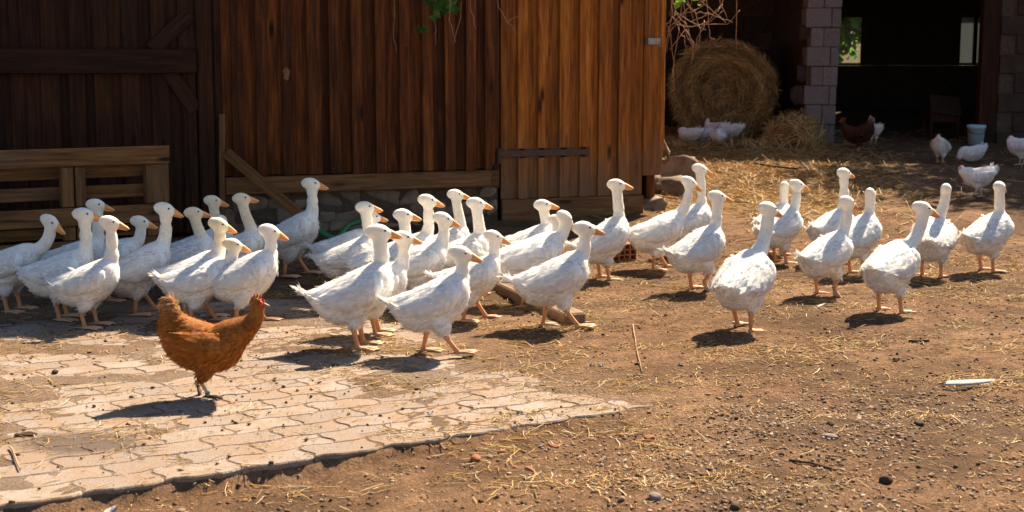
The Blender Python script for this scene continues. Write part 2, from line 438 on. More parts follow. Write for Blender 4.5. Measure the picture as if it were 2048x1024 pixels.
dusty = (.45 + .5 * smooth(.38, .58, fbm(GX * 2.1, GY * 2.1 + 5, 3, 15))) * smooth(-.05, .1, gv) * smooth(5.4, 3.8, gv) * smooth(UEND + .3, UEND - .9, gu)
cg = np.stack([strawy * .85, np.clip(dark_soil, 0, .8), dusty], -1).reshape(-1, 3)
g_me = mesh_np('ground', np.stack([GX, GY, GZ], -1).reshape(-1, 3), fq, cg, True)
tag(link('ground', g_me, M['dirt']), kind='structure')

def paver_mesh(odd, seed):
    r = np.random.default_rng(seed)
    J = .0034
    u0 = .5 * PAV_L if odd else 0.0
    n = 9
    us = np.linspace(0, PAV_L, n)
    def end(vv): return .014 * np.sin(2 * math.pi * vv / PAV_W)
    pts = []
    for u in us: pts.append((u + end(0), wave(u + u0) + J))
    for vv in np.linspace(0, PAV_W, 6)[1:-1]: pts.append((PAV_L + end(vv), vv + wave(PAV_L + u0) ))
    for u in us[::-1]: pts.append((u, PAV_W + wave(u + u0) - J))
    for vv in np.linspace(PAV_W, 0, 6)[1:-1]: pts.append((end(vv), vv + wave(u0)))
    pts = np.array(pts); c = pts.mean(0)
    pts[:, 0] = c[0] + (pts[:, 0] - c[0]) * (1 - 2 * J / PAV_L)
    pts += r.normal(0, .0012, pts.shape)
    m_ = len(pts)
    inner = c + (pts - c) * np.array([.965, .945])
    top = np.c_[inner, np.zeros(m_)]; mid = np.c_[pts, np.full(m_, -.006)]; bot = np.c_[pts, np.full(m_, -.075)]
    vv = np.vstack([top, mid, bot]) - np.array([c[0], c[1], 0])
    f = [tuple(range(m_))]
    for k in range(2):
        for j in range(m_):
            i = (j + 1) % m_
            f.append((k * m_ + i, k * m_ + j, (k + 1) * m_ + j, (k + 1) * m_ + i))
    me = mesh_np('paver', vv, f); me.materials.append(M['paver'])
    return me, c
paving = MB()
paving_o = empty('paving', (float(E0[0]), float(E0[1]), 0), EANG)
pms = [[paver_mesh(o, 20 + o * 5 + k) for k in range(3)] for o in (0, 1)]
cand = []
for r_ in range(0, 23):
    for k in range(-22, 16):
        odd = r_ % 2
        uc = k * PAV_L + odd * PAV_L * .5 + PAV_L * .5; vc = r_ * PAV_W + PAV_W * .5
        wx, wy = E0 + EU * uc + EV * vc
        px = CX + F_PX * wx / wy
        if uc > UEND - .05 + .01 * r_ or px < -60: continue
        b = float(film(wx, wy))
        cand.append((wy + b * 1.2, r_, k, odd))
cand.sort()
for _, r_, k, odd in cand[:300]:
    me, c = pms[odd][(k * 7 + r_ * 3) % 3]
    o = link('paver', me, None, paving_o,
             (k * PAV_L + odd * PAV_L * .5 + c[0], r_ * PAV_W + c[1], random.uniform(-.0014, .0016)),
             (random.gauss(0, .005), random.gauss(0, .005), random.gauss(0, .004)))
rv, rf = [], []; ro = 0
for _, r_, k, odd in cand[300:]:
    me, c = pms[odd][(k * 7 + r_ * 3) % 3]
    vv_ = np.array([q.co[:] for q in me.vertices]) + np.array([k * PAV_L + odd * PAV_L * .5 + c[0], r_ * PAV_W + c[1], random.uniform(-.003, .003)])
    rv.append(vv_); rf += [tuple(i + ro for i in p_.vertices) for p_ in me.polygons]; ro += len(vv_)
if rv: tag(link('farther_pavers', mesh_np('farther_pavers', np.vstack(rv), rf), M['paver'], paving_o), kind='stuff')
tag(paving_o, kind='structure')

# ------------------------------------------------------------------ straw, grit, stones, feathers
def straws(X, Y, L, Wd, ang, tilt, colr, lift=.004, zf=None, bend=.12):
    n = len(X); z = (zf if zf is not None else gz)(X, Y) + lift
    z = np.maximum(z, zg(Y) * 0 + z)
    d = np.stack([np.cos(ang) * np.cos(tilt), np.sin(ang) * np.cos(tilt), np.sin(tilt)], -1)
    s = np.stack([-np.sin(ang), np.cos(ang), np.zeros(n)], -1)
    c0 = np.stack([X, Y, z], -1)
    bn = (RNG.random(n) - .5)[:, None] * 2 * bend * L[:, None] * s
    upv = np.array([0, 0, 1.0])
    rings = []
    for t, w in ((-.5, .8), (0, 1), (.5, .6)):
        p = c0 + d * (L * t)[:, None] + (bn if t == 0 else 0) + upv * (np.abs(tilt) * L * .5)[:, None] * .6
        for a in range(3):
            th = a * 2 * math.pi / 3 + .5
            rings.append(p + (s * math.cos(th) + upv * math.sin(th)) * (Wd * w)[:, None])
    V = np.stack(rings, 1).reshape(-1, 3)
    base = (np.arange(n) * 9)[:, None, None]
    fl = []
    for k in range(2):
        for a in range(3):
            b = (a + 1) % 3
            fl.append((k * 3 + a, k * 3 + b, (k + 1) * 3 + b, (k + 1) * 3 + a))
    Fq = (base + np.array(fl)[None]).reshape(-1, 4)
    return V, Fq, np.repeat(colr, 9, 0)
def straw_col(n, gold=1.0):
    pal = np.array([(.54, .335, .115), (.64, .43, .18), (.40, .235, .075), (.70, .55, .32), (.28, .16, .06), (.58, .36, .10)])
    c = pal[RNG.integers(0, len(pal), n)] * (.75 + .5 * RNG.random(n))[:, None]
    return np.clip(c, 0, 1)
def top_z(X, Y):                                # whatever is on top: soil or paver
    u, v = euv(X, Y)
    pv = (v > 0) & (v < 3.9) & (u < UEND - .1)
    return np.maximum(gz(X, Y), np.where(pv, .003, -9))
def scatter(n, xr, yr, dens, seed=0):
    X = []; Y = []
    while sum(map(len, X)) < n:
        x = RNG.uniform(*xr, n * 2); y = RNG.uniform(*yr, n * 2)
        k = RNG.random(n * 2) < dens(x, y); X.append(x[k]); Y.append(y[k])
    return np.concatenate(X)[:n], np.concatenate(Y)[:n]
def infr(x, y): return (np.abs(x) < .39 * y + .3)
def straw_obj(name, label, n, xr, yr, dens, Lr, Wr, tl=.12, lift=.004):
    X, Y = scatter(n, xr, yr, dens)
    L = RNG.uniform(*Lr, n) * RNG.uniform(.4, 1, n); W = RNG.uniform(*Wr, n)
    V, Fq, C = straws(X, Y, L, W, RNG.uniform(0, 2 * math.pi, n), RNG.normal(0, tl, n), straw_col(n), lift, top_z)
    o = link(name, mesh_np(name, V, Fq, C), M['straw']); tag(o, label, 'straw', kind='stuff')
# clumpy scatter over the near yard
straw_obj('straw_litter', 'loose straw stalks strewn thinly over the near yard and paving', 12500, (-4, 4), (4.6, 11.5),
          lambda x, y: infr(x, y) * (smooth(.46, .62, fbm(x * 2.6, y * 3.4, 4, 31)) * .95 + .06) * (.35 + .65 * smooth(-.9, .6, x + .35 * (y - 6))),
          (.03, .16), (.0009, .0027))
straw_obj('chaff', 'fine chopped chaff and short straw bits trodden into the soil', 22000, (-4, 4), (4.6, 11.5),
          lambda x, y: infr(x, y) * (smooth(.45, .60, fbm(x * 3.1 + 3, y * 4.1, 4, 37)) * .95 + .05) * (.4 + .6 * smooth(-1.2, .6, x + .35 * (y - 6))),
          (.010, .035), (.0011, .0022), .1, .003)
straw_obj('straw_bedding', 'thick golden straw bedding spread in front of the shed', 20000, (.6, 7), (10.5, 23),
          lambda x, y: infr(x, y) * smooth(12.0, 15.5, y + (fbm(x * 1.2, y * 1.2, 3, 8) - .5) * 3) * smooth(5.0, 2.6, x - .12 * (y - 14)) + .02,
          (.08, .30), (.0022, .0048), .22, .012)

ICO = bmesh.new(); bmesh.ops.create_icosphere(ICO, subdivisions=1, radius=1)
ICO_V = np.array([v.co[:] for v in ICO.verts]); ICO_F = np.array([[v.index for v in f.verts] for f in ICO.faces]); ICO.free()
ICO2 = bmesh.new(); bmesh.ops.create_icosphere(ICO2, subdivisions=3, radius=1)
ICO2_V = np.array([v.co[:] for v in ICO2.verts]); ICO2_F = np.array([[v.index for v in f.verts] for f in ICO2.faces]); ICO2.free()
def pebbles(name, label, cat, n, dens, size, pal, xr=(-4, 4.2), yr=(4.6, 10.5)):
    X, Y = scatter(n, xr, yr, dens)
    s = size[0] + (size[1] - size[0]) * RNG.random(n) ** 2.6
    # low-poly 12-vertex stones
    bm = bmesh.new(); bmesh.ops.create_icosphere(bm, subdivisions=1, radius=1)
    bv = np.array([v.co[:] for v in bm.verts]); bf = np.array([[v.index for v in f.verts] for f in bm.faces]); bm.free()
    V = bv[None] * (1 + RNG.normal(0, .22, (n, len(bv), 1)))
    th = RNG.uniform(0, 6.28, n); c_, s_ = np.cos(th), np.sin(th)
    V = V * np.stack([np.ones(n), RNG.uniform(.5, .9, n), RNG.uniform(.35, .7, n)], -1)[:, None]
    V = np.stack([V[..., 0] * c_[:, None] - V[..., 1] * s_[:, None], V[..., 0] * s_[:, None] + V[..., 1] * c_[:, None], V[..., 2]], -1)
    V = V * s[:, None, None] + np.stack([X, Y, top_z(X, Y) + s * .15], -1)[:, None]
    Fq = (bf[None] + (np.arange(n) * len(bv))[:, None, None]).reshape(-1, 3)
    C = np.array(pal)[RNG.integers(0, len(pal), n)] * RNG.uniform(.7, 1.2, (n, 1))
    o = link(name, mesh_np(name, V.reshape(-1, 3), Fq, np.repeat(np.clip(C, 0, 1), len(bv), 0)), M['grit'])
    tag(o, label, cat, kind='stuff')
gravel_d = lambda x, y: infr(x, y) * smooth(.0, -.25, euv(x, y)[1] - .9 * np.maximum(0, euv(x, y)[0] - UEND)) * (smooth(.34, .62, fbm(x * 2.6 + 4, y * 2.6, 4, 44)) * .9 + .10) * (.06 + .94 * smooth(-.6, .9, x)) * smooth(7.3, 6.0, y)
pebbles('gravel', 'pale gravel mixed into the bare soil at the front', 'gravel', 10000, gravel_d, (.002, .0125),
        [(.30, .20, .13), (.37, .265, .18), (.25, .155, .095), (.19, .115, .066), (.28, .21, .155), (.44, .335, .24), (.15, .088, .05)])
pebbles('soil_grit', 'loose brown crumbs of earth covering the bare yard', 'soil', 11000,
        lambda x, y: infr(x, y) * (.15 + .85 * smooth(.40, .60, fbm(x * 2.6, y * 2.6 + 2, 4, 61))) * np.where((euv(x, y)[1] > 0) & (euv(x, y)[0] < UEND) & (euv(x, y)[1] < 3.6), .10, 1), (.0025, .013),
        [(.18, .105, .060), (.24, .145, .085), (.13, .075, .042), (.30, .19, .115), (.10, .056, .032)], (-4.5, 4.5), (4.6, 12))
pebbles('soil_crumbs', 'small dark crumbs of soil and droppings on the yard', 'soil', 2800,
        lambda x, y: infr(x, y) * (.25 + .75 * smooth(.42, .62, fbm(x * 1.6, y * 1.6 + 9, 3, 51))) * np.where((euv(x, y)[1] > 0) & (euv(x, y)[0] < UEND), .35, 1), (.002, .014),
        [(.08, .048, .03), (.12, .072, .04), (.05, .032, .022), (.17, .105, .06), (.14, .085, .046)])

def rock(seed, sx, sy, sz, rough=.18, boxy=.0):
    r = np.random.default_rng(seed)
    v = ICO2_V.copy()
    if boxy: v = np.sign(v) * np.abs(v) ** (1 - boxy); v /= np.maximum(1e-6, np.max(np.abs(v), 1, keepdims=True)) ** boxy
    for k in range(5):
        dvec = r.normal(size=3); dvec /= np.linalg.norm(dvec)
        t = v @ dvec; lim = r.uniform(.62, .9)
        v -= np.outer(np.maximum(0, t - lim) * .85, dvec)
    ph = r.uniform(0, 9, 3)
    for fz, am in ((2.1, .5), (4.7, .3), (9, .2)):
        v *= 1 + rough * am * np.sin(v[:, [0]] * fz + ph[0]) * np.sin(v[:, [1]] * fz + ph[1]) * np.sin(v[:, [2]] * fz + ph[2] + 1)
    v *= 1 + r.normal(0, rough * .05, (len(v), 1))
    return mesh_np('rock', v * np.array([sx, sy, sz]), ICO2_F, None, True)
def put_small(name, label, cat, px, py, size, mat, seed, group=None, flat=(1, .75, .6)):
    p = P(px, py); z = float(top_z(np.array([p.x]), np.array([p.y]))[0])
    o = link(name, rock(seed, size * flat[0], size * flat[1], size * flat[2], .3), mat, None, (p.x, p.y, z + size * flat[2] * .45), (0, 0, seed * 1.7))
    return tag(o, label, cat, group)
put_small('brick_fragment', 'largest orange brick chip lying just in front of the paving edge', 'brick chip', 951, 900, .030, M['brick'], 1, 'brick chips on the soil')
put_small('brick_fragment', 'small rounded brick chip right of the largest chip', 'brick chip', 1002, 889, .019, M['brick'], 2, 'brick chips on the soil')
put_small('brick_fragment', 'flat orange brick chip highest up the soil below the paving edge', 'brick chip', 1109, 880, .019, M['brick'], 3, 'brick chips on the soil', (1.3, 1, .35))
put_small('brick_fragment', 'orange brick chip with a straw stalk beside it, farthest right', 'brick chip', 1298, 868, .026, M['brick'], 4, 'brick chips on the soil')
put_small('brick_fragment', 'narrow brick chip below the pair of chips in the middle', 'brick chip', 1058, 921, .024, M['brick'], 5, 'brick chips on the soil', (1.3, .5, .4))
put_small('brick_fragment', 'tiny brick chip left of the narrow chip', 'brick chip', 1030, 916, .014, M['brick'], 6, 'brick chips on the soil')
put_small('field_stone', 'flat brownish stone at the bottom edge below the paving corner', 'stone', 300, 1013, .055, M['brick'], 7, 'loose stones', (1.2, .8, .3))
put_small('field_stone', 'pale pebble just under the left paving edge', 'stone', 360, 994, .022, M['stone'], 8, 'loose stones')
put_small('field_stone', 'grey flat stone among the gravel at lower right', 'stone', 1660, 878, .030, M['block'], 9, 'loose stones', (1.2, .8, .35))
put_small('field_stone', 'round grey stone on soil below the right end of the paving', 'stone', 1310, 984, .032, M['block'], 10, 'loose stones')
put_small('field_stone', 'small grey stone left of the round grey stone', 'stone', 1243, 985, .020, M['stone'], 12, 'loose stones')
put_small('soil_clod', 'dark clod of dung on the paving at far left edge', 'clod', 53, 872, .03, M['dark_stick'], 13, 'clods', (1.6, .7, .4))
put_small('soil_clod', 'dark clod in the gravel below the white feather', 'clod', 1838, 850, .026, M['dark_stick'], 14, 'clods')
put_small('soil_clod', 'dark clod at the gravel near bottom right corner', 'clod', 1772, 957, .030, M['dark_stick'], 15, 'clods')
put_small('soil_clod', 'dark clod in the middle of the gravel patch', 'clod', 1662, 853, .024, M['dark_stick'], 16, 'clods')
put_small('soil_clod', 'dark clod on the bare soil above the gravel', 'clod', 1790, 728, .020, M['dark_stick'], 17, 'clods')
put_small('soil_clod', 'dark clod on paving in front of the brown hen', 'clod', 110, 747, .022, M['dark_stick'], 18, 'clods')
put_small('soil_clod', 'dark clod beside the lower gravel near the bottom edge', 'clod', 1470, 1000, .03, M['dark_stick'], 19, 'clods')
def stick(name, label, pxs, r, mat, lift=.012, cat='stick', up=None):
    pts = []
    for i, q in enumerate(pxs):
        p = P(*q); z = float(top_z(np.array([p.x]), np.array([p.y]))[0])
        pts.append((p.x, p.y, z + lift + (up[i] if up else 0)))
    mb = MB()
    fine = []
    for i in range(len(pts) - 1):
        for t in (0, .33, .66):
            a = Vector(pts[i]).lerp(Vector(pts[i + 1]), t); fine.append(a + Vector((random.gauss(0, r * .5), random.gauss(0, r * .5), 0)))
    fine.append(Vector(pts[-1]))
    mb.tube(fine, [r * (1 - .4 * i / len(fine)) for i in range(len(fine))], 6)
    o = mb.build(name, mat, sm=True); return tag(o, label, cat, 'sticks on the ground')
stick('stick', 'dark crooked stick lying on the golden straw by the shed', [(1508, 335), (1545, 342), (1595, 347)], .016, M['dark_stick'], .05)
stick('stick', 'short twig on straw beside the corner rocks', [(1425, 348), (1442, 352)], .010, M['dark_stick'], .03)
stick('stick', 'small stick on bare ground behind the middle right geese', [(1467, 409), (1500, 411)], .010, M['dark_stick'], .02)
stick('stick', 'thin dark twig lying on gravel at lower right', [(1577, 917), (1620, 924), (1664, 936)], .006, M['dark_stick'], .008)
stick('stick', 'short flat black stick on soil right of the front geese', [(1818, 690), (1858, 688)], .010, M['dark_stick'], .008)
stick('stick', 'long pale straw stalk upright on soil in the centre', [(1266, 655), (1272, 700), (1284, 752)], .004, M['twig'], .008)
stick('stick', 'olive twig lying across the pavers at lower left corner', [(20, 898), (32, 922), (41, 945)], .005, M['twig'], .008)
stick('stick', 'thin branch lying at the foot of the corner rocks', [(1313, 400), (1340, 404), (1372, 406)], .012, M['twig'], .03)
# feathers and down
def feather_obj(label, px, py, L, W, ang, curl=.02):
    p = P(px, py); z = float(top_z(np.array([p.x]), np.array([p.y]))[0])
    n = 12; v = []; f = []
    for i in range(n):
        t = i / (n - 1); w = W * (math.sin(math.pi * min(1, t * .9 + .05)) ** .6) * (.12 if t < .18 else 1)
        x = L * (t - .5); zz = .008 + curl * t * t + random.uniform(0, .002)
        v += [(x, -w * random.uniform(.85, 1.05), zz + .004), (x, 0, zz), (x, w * random.uniform(.85, 1.05), zz + .005),
              (x, 0, zz - .003)]
        if i:
            b = (i - 1) * 4
            f += [(b, b + 4, b + 5, b + 1), (b + 1, b + 5, b + 6, b + 2), (b + 3, b + 7, b + 4, b), (b + 2, b + 6, b + 7, b + 3)]
    return v, f, (p.x, p.y, z), ang
def add_feather(label, px, py, L, W, ang, quill=False, group=None):
    v, f, loc, a = feather_obj(label, px, py, L, W, ang)
    o = link('feather', mesh_np('feather', v, f, None, True), M['white_tuft'], None, (loc[0], loc[1], loc[2] + W * .3), (.45, 0, a))
    tag(o, label, 'feather', group)
    if quill:
        mb = MB(); mb.tube([(-L * .66, 0, .004), (-L * .4, 0, .01), (L * .3, 0, .014)], [.0016, .002, .001], 5)
        mb.build('quill', M['twig'], o)
add_feather('large white wing feather lying on bare soil at the right', 1930, 778, .28, .022, .02, True)
add_feather('white fluffy feather just below the paving edge at lower left', 216, 998, .055, .016, .8)
add_feather('white feather bit on dirt right of the rearmost front goose', 1640, 620, .07, .010, .5)
DOWN = [(411, 804, 'on the shadow under the hen'), (610, 944, 'on pavers beside the paving edge'), (1208, 905, 'on soil below paving, leftmost of the centre tufts'),
        (1185, 735, 'on dirt in front of the striding goose'), (1202, 736, 'right beside another tuft in front of the striding goose'),
        (1225, 548, 'on soil by the hollow brick'), (1882, 345, 'in the dappled shade left of the walking chicken'), (1362, 735, 'on dirt at the end of the long stalk'),
        (714, 712, 'on paving by the shadow of a goose'), (1208, 654, 'by the toes of the striding goose'), (860, 832, 'on the pale paver in the middle'), (830, 700, 'on paving behind the foremost goose')]
for i, (x, y, w) in enumerate(DOWN):
    p = P(x, y); z = float(top_z(np.array([p.x]), np.array([p.y]))[0])
    mb = MB()
    for k in range(9):
        a = random.uniform(0, 6.28); l = random.uniform(.010, .022); q = Vector((math.cos(a) * l, math.sin(a) * l, random.uniform(.002, .012)))
        s_ = Vector((-math.sin(a), math.cos(a), 0)) * .005
        mb.add([(0, 0, .004), q * .6 + s_, q, q * .6 - s_, (q.x * .5, q.y * .5, q.z + .006)], [(0, 1, 4), (1, 2, 4), (2, 3, 4), (3, 0, 4)])
    tag(mb.build('down_tuft', M['white_tuft'], None, (p.x, p.y, z)), 'small white tuft of down ' + w, 'down tuft', 'white down tufts on the ground')

# ------------------------------------------------------------------ barn
WA = math.radians(20)
C0 = P(1320, 425)
WX = Vector((math.cos(WA), math.sin(WA), 0)); WN = Vector((math.sin(WA), -math.cos(WA), 0))
BZ = float(C0.z)
def W(x, y, off=0.0):                        # pixel on the barn front -> (local x, local z)
    d = ray(x, y); o = C0 + WN * off
    t = (o - CAMP).dot(WN) / d.dot(WN)
    p = CAMP + d * t - C0
    return p.dot(WX), p.z
barn = empty('barn', C0, WA)
tag(barn, 'brown wooden barn with board walls, plank door and stone footing', 'barn')
XL = W(-260, 200)[0]                          # left end of what is built
TOP = 3.3
XW0, XW1 = W(446, 250)[0], W(999, 250)[0]
ZB0, ZB1 = W(720, 380)[1], W(720, 347)[1]     # sill beam bottom / top
ZGND = W(0, 478)[1]
# backing walls (front at y = +.02) and the upper storey
def slab(name, x0, x1, z0, z1, y0, y1, mat, parent=barn, bv=.004):
    mb = MB(); mb.box(((x0 + x1) / 2, (y0 + y1) / 2, (z0 + z1) / 2), (x1 - x0, y1 - y0, z1 - z0), bv)
    return mb.build(name, mat, parent)
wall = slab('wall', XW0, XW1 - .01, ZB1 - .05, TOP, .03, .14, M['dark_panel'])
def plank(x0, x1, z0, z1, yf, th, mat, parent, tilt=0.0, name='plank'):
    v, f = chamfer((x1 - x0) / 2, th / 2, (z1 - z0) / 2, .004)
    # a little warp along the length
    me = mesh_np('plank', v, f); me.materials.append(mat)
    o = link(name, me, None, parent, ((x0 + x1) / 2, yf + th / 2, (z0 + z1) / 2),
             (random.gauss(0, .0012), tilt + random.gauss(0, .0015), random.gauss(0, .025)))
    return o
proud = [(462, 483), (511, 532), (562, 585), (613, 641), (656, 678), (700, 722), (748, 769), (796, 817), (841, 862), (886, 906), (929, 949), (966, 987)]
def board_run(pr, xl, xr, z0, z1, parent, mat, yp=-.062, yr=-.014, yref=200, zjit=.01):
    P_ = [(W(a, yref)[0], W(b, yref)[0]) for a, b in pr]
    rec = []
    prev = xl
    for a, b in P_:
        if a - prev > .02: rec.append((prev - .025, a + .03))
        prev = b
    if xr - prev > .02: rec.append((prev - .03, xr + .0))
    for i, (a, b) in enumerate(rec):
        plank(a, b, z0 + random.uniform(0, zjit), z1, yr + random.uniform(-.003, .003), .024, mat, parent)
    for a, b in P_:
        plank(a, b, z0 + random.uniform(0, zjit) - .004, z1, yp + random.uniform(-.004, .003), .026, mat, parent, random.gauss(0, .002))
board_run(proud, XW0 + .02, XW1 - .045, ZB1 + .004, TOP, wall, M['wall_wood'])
sp0, sp1 = W(564, 160), W(576, 134)
mb = MB(); cx_, cz_ = (sp0[0] + sp1[0]) / 2, (sp0[1] + sp1[1]) / 2; hw_, hh_ = (sp1[0] - sp0[0]) / 2, (sp1[1] - sp0[1]) / 2
ring_ = [Vector((cx_ + hw_ * (1 + .35 * math.sin(k * 2.3)) * math.cos(a), -.0665, cz_ + hh_ * (1 + .3 * math.sin(k * 3.1)) * math.sin(a))) for k, a in enumerate([j * 2 * math.pi / 14 for j in range(14)])]
mb.loft([ring_, [Vector((p_.x, -.060, p_.z)) for p_ in ring_]]); mb.build('torn_patch', M['pale_wood_v'], wall)
nail_mb = MB(); nail_mb.tube([(0, 0, 0), (0, -.004, 0)], .007, 6); nail_me = nail_mb.mesh('nail'); nail_me.materials.append(M['iron'])
for a_, b_ in proud:
    for zz_ in (ZB1 + .06, ZB1 + 1.15):
        xa_, xb_ = W(a_, 200)[0], W(b_, 200)[0]
        for t_ in (.28, .72): link('nail', nail_me, None, wall, (xa_ + (xb_ - xa_) * t_, -.066, zz_ + random.uniform(-.02, .02)))
# door jamb strip right of the last board
plank(W(988, 200)[0], W(997, 200)[0], ZB0 - .02, TOP, -.03, .03, M['wall_wood'], wall)
beam = slab('sill_beam', W(448, 365)[0], W(977, 365)[0], ZB0, ZB1, -.085, .10, M['beam_wood'], barn, .008)
slab('sill_block', W(978, 365)[0], XW1 - .012, ZB0 - .01, ZB1 + .0, -.035, .10, M['beam_wood'], barn, .008)
# stone footing
foot = slab('footing', XW0 - .1, XW1 - .02, ZGND - .3, ZB0 - .003, -.005, .3, M['mortar'])
zz = ZGND - .12; row = 0
while zz < ZB0 - .05:
    h = random.uniform(.13, .19); h = min(h, ZB0 - zz)
    x = XW0 - .05 + random.uniform(0, .15)
    while x < XW1 - .1:
        w = random.uniform(.18, .42); w = min(w, XW1 - .03 - x)
        if w < .06: break
        me = rock(random.randint(0, 9999), w * .53, .05, h * .56, .22, .5)
        link('stone', me, M['stone'], foot, (x + w / 2, .03 + random.uniform(-.02, .02), zz + h / 2), (0, random.gauss(0, .05), 0))
        x += w * .97
    zz += h * .95
# door
DX0, DX1 = W(1001, 250)[0], W(1283, 250)[0]
ZK = W(1140, 394)[1]                          # top of the kick board
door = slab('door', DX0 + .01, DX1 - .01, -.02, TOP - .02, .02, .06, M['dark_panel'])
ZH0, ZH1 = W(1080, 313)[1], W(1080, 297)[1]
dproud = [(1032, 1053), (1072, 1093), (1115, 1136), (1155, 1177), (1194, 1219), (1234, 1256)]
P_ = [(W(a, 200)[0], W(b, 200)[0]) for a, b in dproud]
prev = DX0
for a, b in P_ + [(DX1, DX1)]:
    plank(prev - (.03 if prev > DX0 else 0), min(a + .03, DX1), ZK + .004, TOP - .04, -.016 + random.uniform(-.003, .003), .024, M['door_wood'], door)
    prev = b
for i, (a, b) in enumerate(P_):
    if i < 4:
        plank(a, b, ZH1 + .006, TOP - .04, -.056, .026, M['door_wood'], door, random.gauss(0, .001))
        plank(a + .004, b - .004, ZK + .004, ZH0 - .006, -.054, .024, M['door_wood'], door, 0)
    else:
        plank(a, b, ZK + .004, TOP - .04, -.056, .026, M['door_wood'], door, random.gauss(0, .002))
kick = slab('kick_board', DX0 + .0, DX1 + .01, -.06, ZK, -.052, -.004, M['beam_wood'], door, .006)
# strap hinge
hx0, hx1 = W(985, 305)[0], W(1174, 305)[0]
hg = slab('strap_hinge', hx0 + .06, hx1, ZH0 + .008, ZH1 - .008, -.070, -.058, M['iron'], door, .003)
mb = MB(); mb.tube([(hx0 + .045, -.068, ZH0 - .05), (hx0 + .045, -.068, ZH1 + .01)], .018, 10); mb.build('hinge_pin', M['iron'], hg)
for t in (.12, .42, .75):
    mb = MB(); mb.tube([(hx0 + .06 + t * (hx1 - hx0 - .06), -.069, (ZH0 + ZH1) / 2), (hx0 + .06 + t * (hx1 - hx0 - .06), -.077, (ZH0 + ZH1) / 2)], .008, 8); mb.build('bolt', M['iron'], hg)
# corner post boards and latch
corner = slab('corner_board', W(1284, 200)[0], -.0, W(1300, 350)[1], TOP, -.04, .12, M['door_wood'], barn, .006)
slab('corner_batten', -.035, .012, W(1300, 300)[1], TOP, -.048, .02, M['door_wood'], barn, .005)
lx0, lx1 = W(1286, 82)[0], W(1316, 82)[0]; lz0, lz1 = W(1300, 89)[1], W(1300, 76)[1]
latch = slab('latch', lx0, lx1, lz0, lz1, -.056, -.044, M['steel'], barn, .002)
mb = MB(); mb.box((lx0 + .005, -.062, (lz0 + lz1) / 2), (.03, .03, lz1 - lz0 + .02), .003); mb.build('latch_staple', M['iron'], latch)
mb = MB()
mb.tube([(lx1 - .02 + .016 * math.cos(a), -.064, lz0 - .006 + .016 * math.sin(a)) for a in [k * 2 * math.pi / 10 for k in range(11)]], .003, 6); mb.build('ring', M['steel'], latch)
# left gate
GX1 = W(392, 200)[0]
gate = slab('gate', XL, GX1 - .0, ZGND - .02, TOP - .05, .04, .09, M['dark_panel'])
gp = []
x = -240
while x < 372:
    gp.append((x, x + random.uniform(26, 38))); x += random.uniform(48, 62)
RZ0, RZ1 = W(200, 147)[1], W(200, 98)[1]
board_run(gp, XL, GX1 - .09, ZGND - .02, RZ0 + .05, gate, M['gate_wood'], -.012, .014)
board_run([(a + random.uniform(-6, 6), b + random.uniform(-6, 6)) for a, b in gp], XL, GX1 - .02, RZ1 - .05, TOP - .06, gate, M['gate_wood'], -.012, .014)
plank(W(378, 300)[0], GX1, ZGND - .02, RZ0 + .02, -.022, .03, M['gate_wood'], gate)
slab('rail', XL, GX1 + .005, RZ0, RZ1, -.075, -.02, M['gate_rail'], gate, .006)
for (xa, ya, xb, yb) in ((302, 100, 380, 28), (335, 140, 392, 222)):
    a = W(xa, ya); b = W(xb, yb); L_ = math.hypot(b[0] - a[0], b[1] - a[1]); an = math.atan2(b[1] - a[1], b[0] - a[0])
    mb = MB(); mb.box((0, 0, 0), (L_, .03, .13), .005)
    mb.build('brace', M['gate_rail'], gate, ((a[0] + b[0]) / 2, -.020, (a[1] + b[1]) / 2), (0, -an, 0))
post = slab('post', GX1 + .012, W(428, 250)[0], ZGND - .05, TOP, -.05, .14, M['gate_wood'], barn, .01)
slab('post', W(429, 250)[0], XW0 - .004, ZGND - .05, TOP, -.03, .12, M['gate_wood'], barn, .01)
# upper storey, side wall, eaves and roof (they cast the barn's shadow)
DEPTH, HE = 7.0, 6.0
slab('upper_wall', XL - 4, .004, TOP + .004, HE, -.03, .16, M['wall_wood'])
mb = MB(); mb.box((-.02, DEPTH / 2 + .08, HE / 2 - .2), (.10, DEPTH - .2, HE + .39), .01); mb.build('side_wall', M['wall_wood'], barn)
slab('side_wall', XL - 4.1, XL - 4, -.3, HE, .17, DEPTH, M['wall_wood'])
slab('rear_wall', XL - 4, -.08, -.3, HE, DEPTH, DEPTH + .1, M['wall_wood'])
slab('left_wall', XL - 4, XL - .004, -.3, TOP, -.02, .14, M['gate_wood'])
RA = .62
mb = MB()
for sgn in (1, -1):
    yc = DEPTH / 2
    p0 = Vector((0, yc, HE + .02 + (DEPTH / 2) * RA)); p1 = Vector((0, yc - sgn * (DEPTH / 2 + .42), HE + .02 - .42 * RA))
    a0, a1 = XL - 4.4, .18; up = Vector((0, 0, .14))
    mb.add([(a0, p0.y, p0.z), (a1, p0.y, p0.z), (a1, p1.y, p1.z), (a0, p1.y, p1.z), (a0, p0.y, p0.z + .14), (a1, p0.y, p0.z + .14), (a1, p1.y, p1.z + .14), (a0, p1.y, p1.z + .14)],
           [(0, 1, 2, 3), (4, 7, 6, 5), (0, 4, 5, 1), (1, 5, 6, 2), (2, 6, 7, 3), (3, 7, 4, 0)])
mb.build('roof', M['roof'], barn)
mb = MB()
